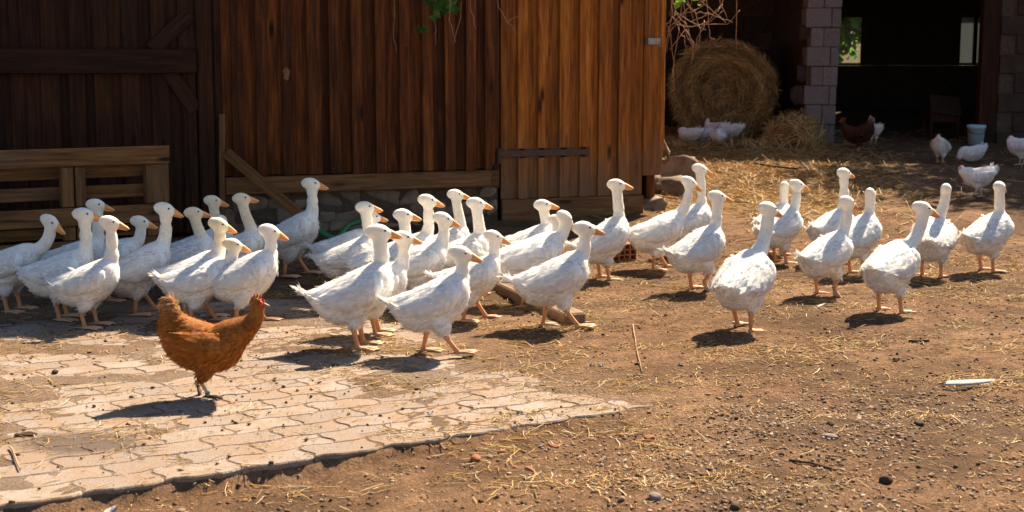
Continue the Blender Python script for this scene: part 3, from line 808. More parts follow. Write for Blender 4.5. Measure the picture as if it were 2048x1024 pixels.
for xx in (XL - 4.05, -.07):
    mb.add([(xx, .17, HE), (xx + .1, .17, HE), (xx + .1, DEPTH, HE), (xx, DEPTH, HE), (xx, DEPTH / 2, HE + DEPTH / 2 * RA), (xx + .1, DEPTH / 2, HE + DEPTH / 2 * RA)], [(0, 3, 4), (1, 5, 2), (0, 1, 2, 3), (0, 4, 5, 1), (3, 2, 5, 4)])
mb.build('gable', M['wall_wood'], barn)
# barn corner rocks (each a boulder of its own)
def boulder(label, px, py, d_off, size, seed, rz=0):
    p = P(px, py); p = p + Vector((0, d_off, 0))
    o = link('boulder', rock(seed, *size, .5, .35), M['stone'], None, (p.x, p.y, float(zg(p.y)) + size[2] * .72), (0, 0, rz))
    tag(o, label, 'boulder', 'boulders at the barn corner')
boulder('big flat topped boulder sticking out behind the barn corner', 1366, 402, 1.3, (.32, .24, .20), 101, .2)
boulder('small low boulder in front of the big flat boulder', 1352, 405, .45, (.20, .16, .12), 102, .1)
boulder('narrow upright boulder tucked beside the door corner', 1313, 405, .50, (.11, .14, .16), 103, .4)
boulder('squat boulder at the foot of the door corner', 1306, 425, .2, (.14, .14, .09), 104, .0)
# curved root at the corner
mb = MB()
rt = [(1318, 262), (1326, 285), (1336, 305), (1337, 318), (1330, 324), (1319, 320)]
pts = [at_depth(x, y, C0.y + .12) for x, y in rt]
mb.tube(pts, [.018, .022, .024, .026, .026, .02], 8)
tag(mb.build('bent_branch', M['bark'], sm=True), 'bent bare branch hooked at the barn corner above the boulders', 'branch')

# ------------------------------------------------------------------ things along the barn wall
# pallet leaning upright, slightly turned
def wpt(x, y, off):
    lx, lz = W(x, y, off); return C0 + WX * lx + WN * off + Vector((0, 0, lz))
pr_ = wpt(333, 400, .55)
pal = empty('pallet', (pr_.x, pr_.y, float(zg(pr_.y))), WA + math.radians(9))
tag(pal, 'weathered wooden pallet standing on its side against the dark gate', 'pallet')
s_ = (pr_.y) / F_PX
H_ = .88; L_ = 1.95
def pb(name, x0, x1, z0, z1, y0, y1, mat):
    mb = MB(); mb.box(((x0 + x1) / 2, (y0 + y1) / 2, (z0 + z1) / 2), (x1 - x0, y1 - y0, z1 - z0), .005); return mb.build(name, mat, pal)
pb('board', -L_, .0, H_ - .145, H_, -.14, -.115, M['pale_wood'])
for z0, z1 in ((H_ - .255, H_ - .15), (H_ - .42, H_ - .315), (.30, .38), (.15, .235), (.0, .10)):
    pb('board', -L_ + .01, -.01, z0 + random.uniform(-.008, .008), z1, .0, .022, M['pale_wood'])
pb('board', -L_, .003, H_ - .62, H_ - .475, -.14, -.116, M['pale_wood'])
pb('board', -L_, .0, .02, .14, -.14, -.116, M['pale_wood'])
for x0, x1 in ((-.19, -.005), (-.86, -.768), (-.755, -.675), (-1.6, -1.42)):
    pb('block', x0, x1, .142, H_ - .625, -.115, -.002, M['pale_wood_v'])
    pb('block', x0, x1, H_ - .47, H_ - .15, -.115, -.002, M['pale_wood_v'])
# thin stake and diagonal lath
def lath(name, label, a, b, w, t, mat, offa, offb, cat='lath'):
    p, q = wpt(*a, offa), wpt(*b, offb)
    d = q - p; mb = MB(); mb.box((0, 0, 0), (w, t, d.length), .003)
    o = mb.build(name, mat, None, (p + q) / 2); o.rotation_euler = d.to_track_quat('Z', 'Y').to_euler(); return tag(o, label, cat)
lath('stake', 'thin upright wooden stake against the barn post', (444, 228), (444, 482), .045, .03, M['pale_wood_v'], .07, .10, 'stake')
lath('lath', 'slanting wooden lath leaning on the barn wall behind the geese', (452, 305), (625, 452), .05, .085, M['pale_wood_v'], .10, .45)
# green garden hose
mb = MB()
hp = [(628, 452, .6, .0), (645, 466, .65, .0), (665, 478, .7, .0), (680, 474, .7, .02), (690, 456, .65, .10), (703, 447, .6, .14), (722, 443, .6, .16), (745, 441, .55, .14), (764, 438, .5, .16), (778, 446, .5, .05)]
pts = [wpt(x, y, o_) for x, y, o_, _ in hp]
fine = []
for i in range(len(pts) - 1):
    for t in (0, .25, .5, .75): fine.append(pts[i].lerp(pts[i + 1], t))
fine = [sum((fine[max(0, min(len(fine) - 1, i + k))] for k in (-2, -1, 0, 1, 2)), Vector()) / 5 for i in range(len(fine))]
mb.tube(fine, .026, 10)
tag(mb.build('garden_hose', M['green_plastic'], sm=True), 'green garden hose looping along the footing behind the geese', 'hose')
# hollow brick
bp_ = P(1232, 522)
hb = empty('hollow_brick', (bp_.x, bp_.y, float(zg(bp_.y)) + .01), math.radians(25))
tag(hb, 'red hollow clay brick on the ground between two geese', 'brick')
bw, bh, bd = .26, .135, .20
for i in range(6):
    mb = MB(); xx = -bw / 2 + .006 + i * (bw - .012) / 5; mb.box((xx, 0, bh / 2), (.011, bd, bh), .001); mb.build('web', M['brick'], hb)
for i in range(4):
    mb = MB(); z_ = .006 + i * (bh - .012) / 3; mb.box((0, .002, z_), (bw - .004, bd - .006, .011), .001); mb.build('web', M['brick'], hb)
mb = MB(); mb.box((0, bd / 2 - .015, bh / 2), (bw - .02, .01, bh - .02), .001); mb.build('back_web', M['brick'], hb)
# old timber kerb lying in the ground
a, b = P(1010, 585), P(1150, 652)
d = b - a; mb = MB(); mb.box((0, 0, 0), (d.length, .15, .13), .012)
o = mb.build('timber', M['grey_wood'], None, ((a.x + b.x) / 2, (a.y + b.y) / 2, .015), (0, 0, math.atan2(d.y, d.x)))
tag(o, 'grey weathered timber half sunk in the soil under the striding goose', 'timber')

# ------------------------------------------------------------------ open shed at the back
SY = 20.5; SZ = float(zg(SY))
def sx(px, Y=SY): return at_depth(px, 150, Y).x
def sz(py, Y=SY): return at_depth(1700, py, Y).z
shed = empty('shed', (sx(1645), SY, SZ), 0)
tag(shed, 'open fronted concrete block shed with dark interior and small windows', 'shed')
OX, OY, OZ = shed.location
def sbox(name, x0, x1, y0, y1, z0, z1, mat, parent=shed, bv=.006):
    mb = MB(); mb.box(((x0 + x1) / 2 - OX, (y0 + y1) / 2 - OY, (z0 + z1) / 2 - OZ), (x1 - x0, y1 - y0, z1 - z0), bv)
    return mb.build(name, mat, parent)
ROOFZ = SZ + 2.75
pil = sbox('pillar', sx(1614), sx(1672), SY + .04, SY + .30, SZ - .1, ROOFZ, M['mortar'])
courses = [330, 287, 249, 210, 171.5, 133, 94, 55.5, 16.5, -22, -60]
for i in range(len(courses) - 1):
    z0, z1 = sz(courses[i]) + .004, sz(courses[i + 1]) - .004
    sh = (330 - courses[i]) / 350 * 9 - 9          # the pier leans a little
    l, r = 1612 + random.uniform(-3, 3) + sh * .3, 1681 + sh + random.uniform(-1, 1)
    j = 1660 if i % 2 else 1645
    if i in (4, 6): l += 8
    for a, b in ((l, j), (j, r)):
        v, f = chamfer((sx(b) - sx(a)) / 2 - .004, .17, (z1 - z0) / 2, .010)
        v = [tuple(np.array(q) + np.random.default_rng(int(i * 9 + a)).normal(0, .004, 3)) for q in v]
        me = mesh_np('block', v, f); me.materials.append(M['block'])
        link('block', me, None, pil, ((sx(a) + sx(b)) / 2 - OX, random.uniform(-.012, .012) + .165, (z0 + z1) / 2 - OZ), (0, random.gauss(0, .006), 0))
# broken plaster lumps on the left flank of the pier
for i, (px, py, w, h) in enumerate(((1607, 70, 14, 22), (1604, 148, 16, 22), (1598, 195, 20, 30), (1603, 240, 18, 24))):
    c = at_depth(px, py, SY + .12)
    link('plaster_lump', rock(300 + i, w / F_PX * SY * .8, .10, h / F_PX * SY * .75, .5, .4), M['plaster'], shed, (c.x - OX, c.y - OY, c.z - OZ))
# wall behind the bale, block courses
BWY = SY + 2.6
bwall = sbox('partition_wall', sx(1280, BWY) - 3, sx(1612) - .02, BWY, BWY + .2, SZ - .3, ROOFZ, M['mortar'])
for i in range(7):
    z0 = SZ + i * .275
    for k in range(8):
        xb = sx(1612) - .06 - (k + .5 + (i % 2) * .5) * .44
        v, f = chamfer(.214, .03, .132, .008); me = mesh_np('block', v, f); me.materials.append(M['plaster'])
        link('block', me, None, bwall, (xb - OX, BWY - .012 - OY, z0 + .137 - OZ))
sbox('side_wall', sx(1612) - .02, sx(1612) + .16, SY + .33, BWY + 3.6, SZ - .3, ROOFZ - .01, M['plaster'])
# right jamb and wall
JX = sx(1966)
jamb = sbox('jamb', JX, sx(2002), SY + .1, SY + .26, SZ - .2, ROOFZ, M['gate_wood'])
rwall = sbox('front_wall', sx(2002) + .01, sx(2600), SY + .12, SY + .3, SZ - .2, ROOFZ, M['mortar'])
for i in range(9):
    for k in range(6):
        xb = sx(2002) + .23 + (k + (i % 2) * .5) * .46
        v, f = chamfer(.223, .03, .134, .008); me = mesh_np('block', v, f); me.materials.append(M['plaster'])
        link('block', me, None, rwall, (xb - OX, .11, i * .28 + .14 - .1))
# rear wall with two window openings
RY = 27.0
wins = [(1655, 1728, 31, 132), (1919, 1969, 27, 130)]
XA, XB = sx(1612) - .3, sx(2300, RY)
xs = sorted([XA, XB] + [at_depth(a, 80, RY).x for a, b, _, _ in wins] + [at_depth(b, 80, RY).x for a, b, _, _ in wins])
zt = at_depth(1700, 30, RY).z; zb = at_depth(1700, 131, RY).z
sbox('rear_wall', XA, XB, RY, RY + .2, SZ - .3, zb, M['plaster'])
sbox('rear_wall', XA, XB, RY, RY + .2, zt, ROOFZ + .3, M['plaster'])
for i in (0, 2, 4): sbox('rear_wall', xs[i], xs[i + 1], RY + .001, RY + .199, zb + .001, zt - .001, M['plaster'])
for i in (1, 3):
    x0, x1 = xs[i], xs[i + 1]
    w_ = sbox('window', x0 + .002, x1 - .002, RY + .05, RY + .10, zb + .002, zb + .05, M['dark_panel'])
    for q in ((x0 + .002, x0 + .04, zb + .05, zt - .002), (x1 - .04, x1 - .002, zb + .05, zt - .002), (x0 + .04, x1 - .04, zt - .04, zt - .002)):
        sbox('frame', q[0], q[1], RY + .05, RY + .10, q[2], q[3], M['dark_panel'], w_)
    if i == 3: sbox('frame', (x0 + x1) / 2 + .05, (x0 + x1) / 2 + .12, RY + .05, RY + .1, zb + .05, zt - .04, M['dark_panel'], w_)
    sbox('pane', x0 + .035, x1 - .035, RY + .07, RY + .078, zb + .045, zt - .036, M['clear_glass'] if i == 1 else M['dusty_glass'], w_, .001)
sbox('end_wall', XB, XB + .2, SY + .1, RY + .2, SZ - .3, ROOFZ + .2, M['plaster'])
# roof: eave at Y = 20.3
EY = 20.25
x0, x1 = -1.2, XB + .8
mb = MB(); X0, X1 = x0 - OX, x1 - OX; Ya, Yb = EY - OY, RY + .7 - OY; Za, Zb = ROOFZ - OZ + .0, ROOFZ - OZ + .55
mb.add([(X0, Ya, Za), (X1, Ya, Za), (X1, Yb, Zb), (X0, Yb, Zb), (X0, Ya, Za + .12), (X1, Ya, Za + .12), (X1, Yb, Zb + .12), (X0, Yb, Zb + .12)],
       [(0, 3, 2, 1), (4, 5, 6, 7), (0, 1, 5, 4), (1, 2, 6, 5), (2, 3, 7, 6), (3, 0, 4, 7)])
mb.build('roof', M['roof'], shed)
sbox('lintel', sx(1672) - 2.2, XB, SY + .05, SY + .32, ROOFZ - .22, ROOFZ + .02, M['gate_wood'])

# bucket
q = P(1951, 289)
bk = empty('bucket', (q.x, q.y, float(zg(q.y)))); tag(bk, 'pale blue plastic bucket standing at the shed doorway', 'bucket')
mb = MB(); h_ = .285; rings = []
for r_, z_ in ((.10, 0), (.105, .0), (.125, h_ * .82), (.135, h_ * .83), (.137, h_), (.128, h_), (.112, h_ * .5), (.09, .02)):
    rings.append([Vector((r_ * math.cos(a), r_ * math.sin(a), z_)) for a in [k * 2 * math.pi / 24 for k in range(24)]])
mb.loft(rings); mb.build('body', M['bucket'], bk, sm=True)
mb = MB(); mb.tube([(.138 * math.cos(a), -.138 * abs(math.sin(a)) * .75 - .02, h_ * .86 - .09 * math.sin(a)) for a in np.linspace(0, math.pi, 13)], .004, 6); mb.build('handle', M['iron'], bk)
# sloping lid box by the doorway
q = P(1905, 287); bx_ = empty('feed_box', (q.x, q.y + .6, float(zg(q.y + .6)))); tag(bx_, 'grey feed box with a sloping lid on legs inside the dark doorway', 'box')
mb = MB(); mb.box((0, 0, 0), (.46, .03, .36), .004); mb.build('lid', M['dark_panel'], bx_, (.02, -.12, .52), (-.75, .12, 0))
for a_ in (-.2, .2):
    for b_ in (-.18, .16):
        mb = MB(); mb.box((a_, b_, .2), (.035, .035, .4), .003); mb.build('leg', M['gate_wood'], bx_)
mb = MB(); mb.box((0, 0, .36), (.42, .34, .18), .004); mb.build('tray', M['gate_wood'], bx_)

# ------------------------------------------------------------------ hay
def strands(pts, nrm, tang, L, Wd, colr, lift=.25):
    n = len(pts); s = np.cross(nrm, tang); s /= np.linalg.norm(s, axis=1, keepdims=True) + 1e-9
    V = []
    k1 = (RNG.random(n) - .5)[:, None] * L[:, None] * .5
    for t, w, hh in ((0, .8, 0), (.5, 1, .6), (1, .25, 1.0)):
        p = pts + tang * (L * t)[:, None] + nrm * (L * lift * hh * RNG.random(n))[:, None] + s * k1 * (t * t)
        V += [p - s * (Wd * w)[:, None], p + s * (Wd * w)[:, None]]
    V = np.stack(V, 1).reshape(-1, 3)
    Fq = ((np.arange(n) * 6)[:, None, None] + np.array([(0, 1, 3, 2), (2, 3, 5, 4)])[None]).reshape(-1, 4)
    return V, Fq, np.repeat(colr, 6, 0)
bq = P(1446, 283)
BR = 101 / F_PX * bq.y; BD = 1.25
bale = empty('hay_bale', (bq.x - .02, bq.y + .1, float(zg(bq.y))), math.radians(-14))
tag(bale, 'large round hay bale with swirled end under the shed roof', 'hay bale')
def bale_surf(th, rr, side):                   # rr 0..1 on the end, side 0..1 along the axis
    R = BR * (1 + .03 * np.sin(3 * th + 1) + .02 * np.sin(7 * th)) * np.where(side > 0, 1, rr)
    x = R * np.cos(th) * 1.03; z = BR * .98 + R * np.sin(th) * (1 - .03 * (np.sin(th) < 0))
    y = side * BD - np.where(side > 0, 0, .07 * (1 - rr ** 2) - .16 * np.exp(-((rr - .35) / .25) ** 2) * (fbm(np.cos(th) * 2 + 3, np.sin(th) * 2 + 3, 2, 6)))
    return np.stack([x, y, np.maximum(z, .02)], -1)
mb = MB(); rings = []
for rr, sd in ((.05, 0), (.3, 0), (.6, 0), (.85, 0), (.97, 0), (1, .06), (1, .5), (1, 1.0), (.6, 1.0)):
    th = np.linspace(0, 2 * math.pi, 48, endpoint=False)
    s0 = bale_surf(th, np.full(48, rr), np.full(48, max(sd, 0)))
    if rr == .6 and sd == 1: s0[:, 0] *= .6
    rings.append([Vector(q) for q in s0])
mb.loft(rings); mb.build('core', M['hay_core'], bale, sm=True)
n = 12000
th = RNG.uniform(0, 2 * math.pi, n); rr = np.sqrt(RNG.random(n)); sd = np.zeros(n)
p0 = bale_surf(th, rr, sd)
tg = np.stack([-np.sin(th), RNG.normal(0, .15, n), np.cos(th)], -1) * np.sign(RNG.random(n) - .3)[:, None]
hang = np.array([0, -.1, -1.0]); wgt = (RNG.random((n, 1)) ** 2.2) * .9 * (p0[:, [2]] < BR * 1.1)
tg = tg * (1 - wgt) + hang * wgt + RNG.normal(0, .32, (n, 3)); tg /= np.linalg.norm(tg, axis=1, keepdims=True)
hc = np.array([(.42, .265, .09), (.54, .35, .12), (.30, .175, .058), (.62, .43, .18), (.22, .125, .045)])
A = strands(p0, np.tile([0, -1.0, 0], (n, 1)), tg, RNG.uniform(.07, .20, n), RNG.uniform(.002, .0055, n), hc[RNG.integers(0, 5, n)] * RNG.uniform(.7, 1.2, (n, 1)) * (.85 + .28 * np.sin(rr * 19 + th))[:, None], .16)
n2 = 5000
th = RNG.uniform(-.3, math.pi + .3, n2); sd = RNG.uniform(.001, 1, n2); p0 = bale_surf(th, np.ones(n2), sd)
nr = np.stack([np.cos(th), np.zeros(n2), np.sin(th)], -1); tg = np.stack([-np.sin(th), RNG.normal(0, .4, n2), np.cos(th)], -1); tg /= np.linalg.norm(tg, axis=1, keepdims=True)
B = strands(p0, nr, tg, RNG.uniform(.10, .28, n2), RNG.uniform(.002, .005, n2), hc[RNG.integers(0, 5, n2)] * RNG.uniform(.8, 1.4, (n2, 1)), .12)
V = np.vstack([A[0], B[0]]); Fq = np.vstack([A[1], B[1] + len(A[0])]); C_ = np.vstack([A[2], B[2]])
tag(link('hay_strands', mesh_np('hay_strands', V, Fq, np.clip(C_, 0, 1)), M['straw'], bale), kind='stuff')
def heap(name, label, px, py, size, n, seed, rz=0, dy=0.0):
    q = P(px, py); o = empty(name, (q.x, q.y + dy, float(zg(q.y + dy))), rz); tag(o, label, 'straw')
    v = ICO2_V.copy(); v[:, 2] = np.maximum(v[:, 2], -.1)
    v = np.sign(v) * np.abs(v) ** .75
    v *= np.array(size)
    v *= 1 + .25 * (fbm(v[:, [0]] * 4 + seed, v[:, [2]] * 4 + v[:, [1]] * 3, 3, seed) - .5)
    link('core', mesh_np('core', v, ICO2_F, None, True), M['hay_core'], o)
    k = RNG.integers(0, len(v), n); nr = ICO2_V[k] / np.array(size); nr /= np.linalg.norm(nr, axis=1, keepdims=True)
    p0 = v[k] + RNG.normal(0, .02, (n, 3)); tg = RNG.normal(0, 1, (n, 3)); tg -= nr * (tg * nr).sum(1, keepdims=True); tg /= np.linalg.norm(tg, axis=1, keepdims=True)
    A = strands(p0, nr, tg, RNG.uniform(.1, .28, n), RNG.uniform(.002, .0055, n), np.clip(hc[RNG.integers(0, 5, n)] * RNG.uniform(.8, 1.5, (n, 1)), 0, 1))
    tag(link('loose_straw', mesh_np('loose_straw', *A), M['straw'], o), kind='stuff')
heap('straw_heap', 'loose rectangular straw heap between the round bale and block pier', 1588, 296, (.40, .38, .44), 3200, 5, -.25)
heap('straw_mound', 'low flat mound of straw under the resting white chickens', 1450, 300, (1.0, .55, .10), 3000, 6, 0, .25)
# stacked bale in the dark above, behind
# ------------------------------------------------------------------ vines
def vine(name, label, paths, r, mat, depth):
    o = empty(name, at_depth(paths[0][0][0], paths[0][0][1], depth)); ox = o.location
    tag(o, label, 'vine')
    for pth in paths:
        dd = depth + random.uniform(-.15, .15)
        pts = [at_depth(x, y, dd + random.uniform(-.03, .03)) - ox for x, y in pth]
        fine = []
        for i in range(len(pts) - 1):
            for t in (0, .34, .67): fine.append(pts[i].lerp(pts[i + 1], t) + Vector((random.gauss(0, .006), random.gauss(0, .01), random.gauss(0, .006))))
        fine.append(pts[-1]); mb = MB(); mb.tube(fine, [r * (1.1 - .6 * i / len(fine)) for i in range(len(fine))], 5); mb.build('stem', mat, o, sm=True)
    return o
random.seed(21)
paths = [[(1338, -60), (1345, 20), (1333, 80), (1326, 175)], [(1365, -60), (1362, 40), (1350, 110), (1347, 190)], [(1400, -60), (1380, 10), (1352, 40), (1328, 70)],
         [(1330, -60), (1350, 25), (1395, 50), (1455, 48), (1480, 20)], [(1430, -60), (1440, 5), (1455, 40)], [(1345, 48), (1385, 55), (1420, 40), (1445, 22)],
         [(1405, -60), (1415, 30), (1420, 75), (1432, 80)], [(1472, -60), (1473, 30), (1473, 95)], [(1390, 20), (1400, 60), (1396, 95), (1375, 78)],
         [(1322, 30), (1340, 70), (1348, 130), (1342, 160)], [(1380, -60), (1400, 0), (1430, 25), (1452, 45)], [(1350, -60), (1375, 0), (1390, 50), (1412, 60)], [(1340, 100), (1370, 60), (1382, 90)],
         [(1425, -40), (1405, 10), (1372, 28), (1342, 60), (1334, 105)], [(1360, -50), (1371, 30), (1368, 70), (1373, 98)]]
for _ in range(16):
    x0_ = random.uniform(1335, 1455); y0_ = random.uniform(-50, 60); a_ = random.uniform(-.9, .9) + 1.57; pth = [(x0_, y0_)]
    for _k in range(random.randint(2, 4)):
        a_ += random.uniform(-.6, .6); x0_ += math.cos(a_) * random.uniform(14, 30); y0_ += abs(math.sin(a_)) * random.uniform(14, 34); pth.append((min(x0_, 1470), y0_))
    paths.append(pth)
vine('dry_vine', 'tangle of dry hanging vine stems at the barn corner before the bale', paths, .0045, M['twig'], C0.y + .35)
wv = (W(900, 0)[0] * WX + C0).y - .18
tw = [[(868, -60), (872, -10), (866, 20), (873, 58), (871, 90)], [(790, -60), (789, 20), (787, 60), (793, 105)], [(808, -60), (812, 20), (833, 52)], [(902, -60), (900, 40), (912, 85)], [(925, -60), (920, 40), (906, 88)],
      [(940, -40), (944, 25), (952, 58)], [(990, -60), (996, 15), (1015, 45), (1034, 68)], [(1012, 44), (1030, 34), (1048, 36)], [(555, -60), (552, 20), (530, 38), (462, 26)]]
gv_o = vine('grape_vine', 'sparse vine with green leaves dangling over the barn boards', tw, .0045, M['twig'], wv - .1)
def leaf_cloud(name, mat, parent, ctrs, n, size, spread, pal, loc=(0, 0, 0), kind='stuff'):
    ctrs = np.array(ctrs); k = RNG.integers(0, len(ctrs), n)
    c = ctrs[k] + RNG.normal(0, 1, (n, 3)) * np.array(spread)
    a = RNG.normal(0, 1, (n, 3)); a /= np.linalg.norm(a, axis=1, keepdims=True)
    b = RNG.normal(0, 1, (n, 3)); b -= a * (a * b).sum(1, keepdims=True); b /= np.linalg.norm(b, axis=1, keepdims=True)
    nn = np.cross(a, b); s = RNG.uniform(.6, 1.2, n)[:, None] * size
    V = np.stack([c - a * s, c - a * s * .3 + b * s * .55 + nn * s * .15, c + a * s, c - a * s * .3 - b * s * .55 + nn * s * .15], 1).reshape(-1, 3)
    Fq = ((np.arange(n) * 4)[:, None, None] + np.array([(0, 1, 2), (0, 2, 3)])[None]).reshape(-1, 3)
    C_ = np.array(pal)[RNG.integers(0, len(pal), n)] * RNG.uniform(.7, 1.3, (n, 1))
    o = link(name, mesh_np(name, V, Fq, np.repeat(np.clip(C_, 0, 1), 4, 0)), mat, parent, loc)
    if kind: o['kind'] = kind
    return o
GREENS = [(.05, .13, .02), (.08, .19, .03), (.04, .10, .02), (.11, .22, .04)]
def vine_leaf(px, py, size, rot):
    p = at_depth(px, py, wv - .1) - gv_o.location
    pts = []
    for k in range(15):
        a = k / 15 * 2 * math.pi; lob = 1 + .28 * math.cos(5 * a) - .35 * (1 if abs(a - math.pi) < .25 else 0)
        pts.append((math.cos(a) * lob * size, .02 * math.sin(3 * a) - .015 * lob, math.sin(a) * lob * size))
    v = [(0, -.02, 0)] + pts; f = [(0, 1 + k, 1 + (k + 1) % 15) for k in range(15)]
    me = mesh_np('leaf', v, f, np.tile(GREENS[random.randint(0, 3)], (16, 1)))
    link('leaf', me, M['leaf'], gv_o, p, (random.uniform(-.5, .5), rot, random.uniform(-.6, .6)))
for q in ((871, 32, .055, .3), (878, 8, .07, 1.0), (900, 10, .075, 2.0), (858, 4, .05, 4), (842, 58, .04, .6), (850, 55, .03, 2.2), (908, 20, .05, 1.3), (888, 22, .045, 5)): vine_leaf(*q)
lc = []
for i in range(14): lc.append(tuple(at_depth(random.uniform(1340, 1400), random.uniform(-30, 6), C0.y + .3)))
lo = leaf_cloud('leaves', M['leaf'], None, lc, 26, .05, (.05, .08, .04), [(.16, .30, .04), (.20, .34, .05)])
dv = [o for o in bpy.data.objects if o.name == 'dry_vine'][0]
lo.parent = dv; lo.location = -dv.location

# ------------------------------------------------------------------ trees
def tree(name, label, loc, h, rad, trunk_r, n, leafs, seed, pal=GREENS, crown_z=.62):
    r = random.Random(seed); o = empty(name, loc); tag(o, label, 'tree')
    mb = MB(); mb.tube([(0, 0, -.2), (.1, .05, h * .25), (-.05, .1, h * .5), (.05, 0, h * .85)], [trunk_r, trunk_r * .8, trunk_r * .55, trunk_r * .15], 10)
    ctr = []
    for k in range(26):
        a = r.uniform(0, 6.28); rr = rad * math.sqrt(r.random()) * .85; zc = h * crown_z + r.uniform(-1, 1) * h * .30 * math.sqrt(max(.05, 1 - (rr / rad) ** 2))
        c = Vector((math.cos(a) * rr, math.sin(a) * rr, zc)); ctr.append(tuple(c))
        if k % 2 == 0: mb.tube([(0, .05, h * .3 + k * .006 * h), c * .5 + Vector((0, 0, h * .22)), c], [trunk_r * .3, trunk_r * .18, trunk_r * .05], 6)
    mb.build('trunk', M['bark'], o, sm=True)
    leaf_cloud('crown', M['leaf'], o, ctr, n, leafs, (rad * .17, rad * .17, h * .06), pal)
tree('shade_tree', 'leafy tree beside the shed, only its dappled shade in view', (9.6, 21.6, float(zg(21.6))), 8.5, 3.1, .22, 9500, .13, 3)
tree('garden_tree', 'bright green tree behind the left shed window', (7.1, 33.5, .9), 5.0, 2.2, .16, 9000, .15, 4, [(.10, .24, .03), (.16, .32, .05), (.08, .17, .03)], .45)
tree('garden_tree', 'pale tree beyond the dusty shed window', (12.2, 36, .9), 5.5, 2.4, .16, 2600, .14, 5, [(.12, .22, .06), (.16, .26, .08)], .45)

# ------------------------------------------------------------------ birds
GOOSE = dict(
    body=[(-.310, .338, .014, .006), (-.272, .312, .048, .022), (-.232, .280, .086, .066), (-.182, .258, .116, .106), (-.115, .254, .136, .128), (-.045, .266, .145, .142),
          (.03, .287, .149, .147), (.095, .312, .145, .142), (.145, .334, .127, .124), (.182, .352, .097, .098), (.205, .362, .052, .058)],
    pivot=.29, neck0=(.088, .352), neck1=(.095, .055), neck_r=[.102, .070, .051, .044, .0415, .043], head=(.082, .045, .048), head_drop=.047,
    beak=.068, beak_h=.027, beak_w=.021, hip=(.0, .074, .215), ankle=(-.012, .076, .120), thigh=(.066, .026), shank=.0150,
    wing=[(.152, .345, .03), (.112, .345, .076), (.04, .334, .100), (-.04, .312, .092), (-.11, .296, .064), (-.17, .294, .032), (-.212, .300, .010)],
    wing_out=.009, vox=.0105, web=True, def_fwd=.17, nf=2600, fwd_lim=(.10, .36))
GOOSE['body'] = [(x, z + .020, ry, rz) for x, z, ry, rz in GOOSE['body']]
GOOSE['wing'] = [(x, z + .022, h) for x, z, h in GOOSE['wing']]
HEN = dict(
    body=[(-.205, .33, .015, .05), (-.188, .325, .040, .095), (-.155, .305, .070, .122), (-.105, .28, .092, .132), (-.045, .255, .104, .130), (.02, .240, .108, .122),
          (.09, .236, .098, .108), (.145, .248, .080, .092), (.180, .262, .050, .062), (.195, .27, .02, .03)],
    tail=[((-.125, .36), .052, .062), ((-.152, .415), .042, .050), ((-.165, .460), .030, .036), ((-.166, .488), .012, .020)],
    pivot=.25, neck0=(.105, .275), neck1=(.06, .05), neck_r=[.095, .084, .067, .050, .037, .031], head=(.040, .026, .030), head_drop=.032,
    beak=.028, beak_h=.010, beak_w=.009, hip=(.0, .045, .17), ankle=(-.02, .045, .085), thigh=(.062, .022), shank=.0085,
    wing=[(.14, .275, .02), (.10, .27, .058), (.02, .265, .072), (-.06, .275, .062), (-.12, .30, .036), (-.165, .325, .012)],
    wing_out=.004, vox=.0095, web=False, def_fwd=.2)

def body_r(cfg, x):
    b = cfg['body']; xs = [q[0] for q in b]
    return [float(np.interp(x, xs, [q[k] for q in b])) for k in (1, 2, 3)]

def eval_remesh(mb, vox, iters=5):
    me = mb.mesh('tmp', fix=False)
    o = bpy.data.objects.new('tmp', me); col.objects.link(o)
    r = o.modifiers.new('r', 'REMESH'); r.mode = 'VOXEL'; r.voxel_size = vox; r.use_smooth_shade = True
    s = o.modifiers.new('s', 'SMOOTH'); s.factor = .5; s.iterations = iters
    dg = bpy.context.evaluated_depsgraph_get(); ev = o.evaluated_get(dg)
    out = bpy.data.meshes.new_from_object(ev)
    bpy.data.objects.remove(o); bpy.data.meshes.remove(me)
    n = len(out.vertices); co = np.empty(n * 3, np.float32); out.vertices.foreach_get('co', co)
    nr = np.empty(n * 3, np.float32); out.vertex_normals.foreach_get('vector', nr)
    out.polygons.foreach_set('use_smooth', np.ones(len(out.polygons), bool))
    return out, co.reshape(-1, 3).astype(float), nr.reshape(-1, 3).astype(float)

def set_col(me, c):
    for a in list(me.color_attributes): me.color_attributes.remove(a)
    a = me.color_attributes.new('col', 'FLOAT_COLOR', 'POINT'); q = np.ones((len(c), 4), np.float32); q[:, :3] = c
    a.data.foreach_set('color', q.ravel())

def plume(p, nrm, d, L, Wd, lift, colr):
    d = d - nrm * (d * nrm).sum(1, keepdims=True); d /= np.linalg.norm(d, axis=1, keepdims=True) + 1e-9
    s = np.cross(nrm, d)
    L1 = L[:, None]; W1 = Wd[:, None]; lf = lift[:, None]
    b0 = p - nrm * .003
    mid = p + d * L1 * .6 + nrm * (lf * L1 * .55 + .001); tip = p + d * L1 + nrm * lf * L1 * .8
    V = np.stack([b0 - s * W1 * .4, b0 + s * W1 * .4, mid + s * W1 - nrm * W1 * .12, tip, mid - s * W1 - nrm * W1 * .12, mid + nrm * W1 * .18], 1).reshape(-1, 3)
    t = np.array([(1, 0, 5), (2, 1, 5), (3, 2, 5), (4, 3, 5), (0, 4, 5)])
    Fq = ((np.arange(len(p)) * 6)[:, None, None] + t[None]).reshape(-1, 3)
    PN.append(np.repeat(nrm + RNG.normal(0, .08, nrm.shape), 6, 0))
    return V, Fq, np.repeat(colr, 6, 0)

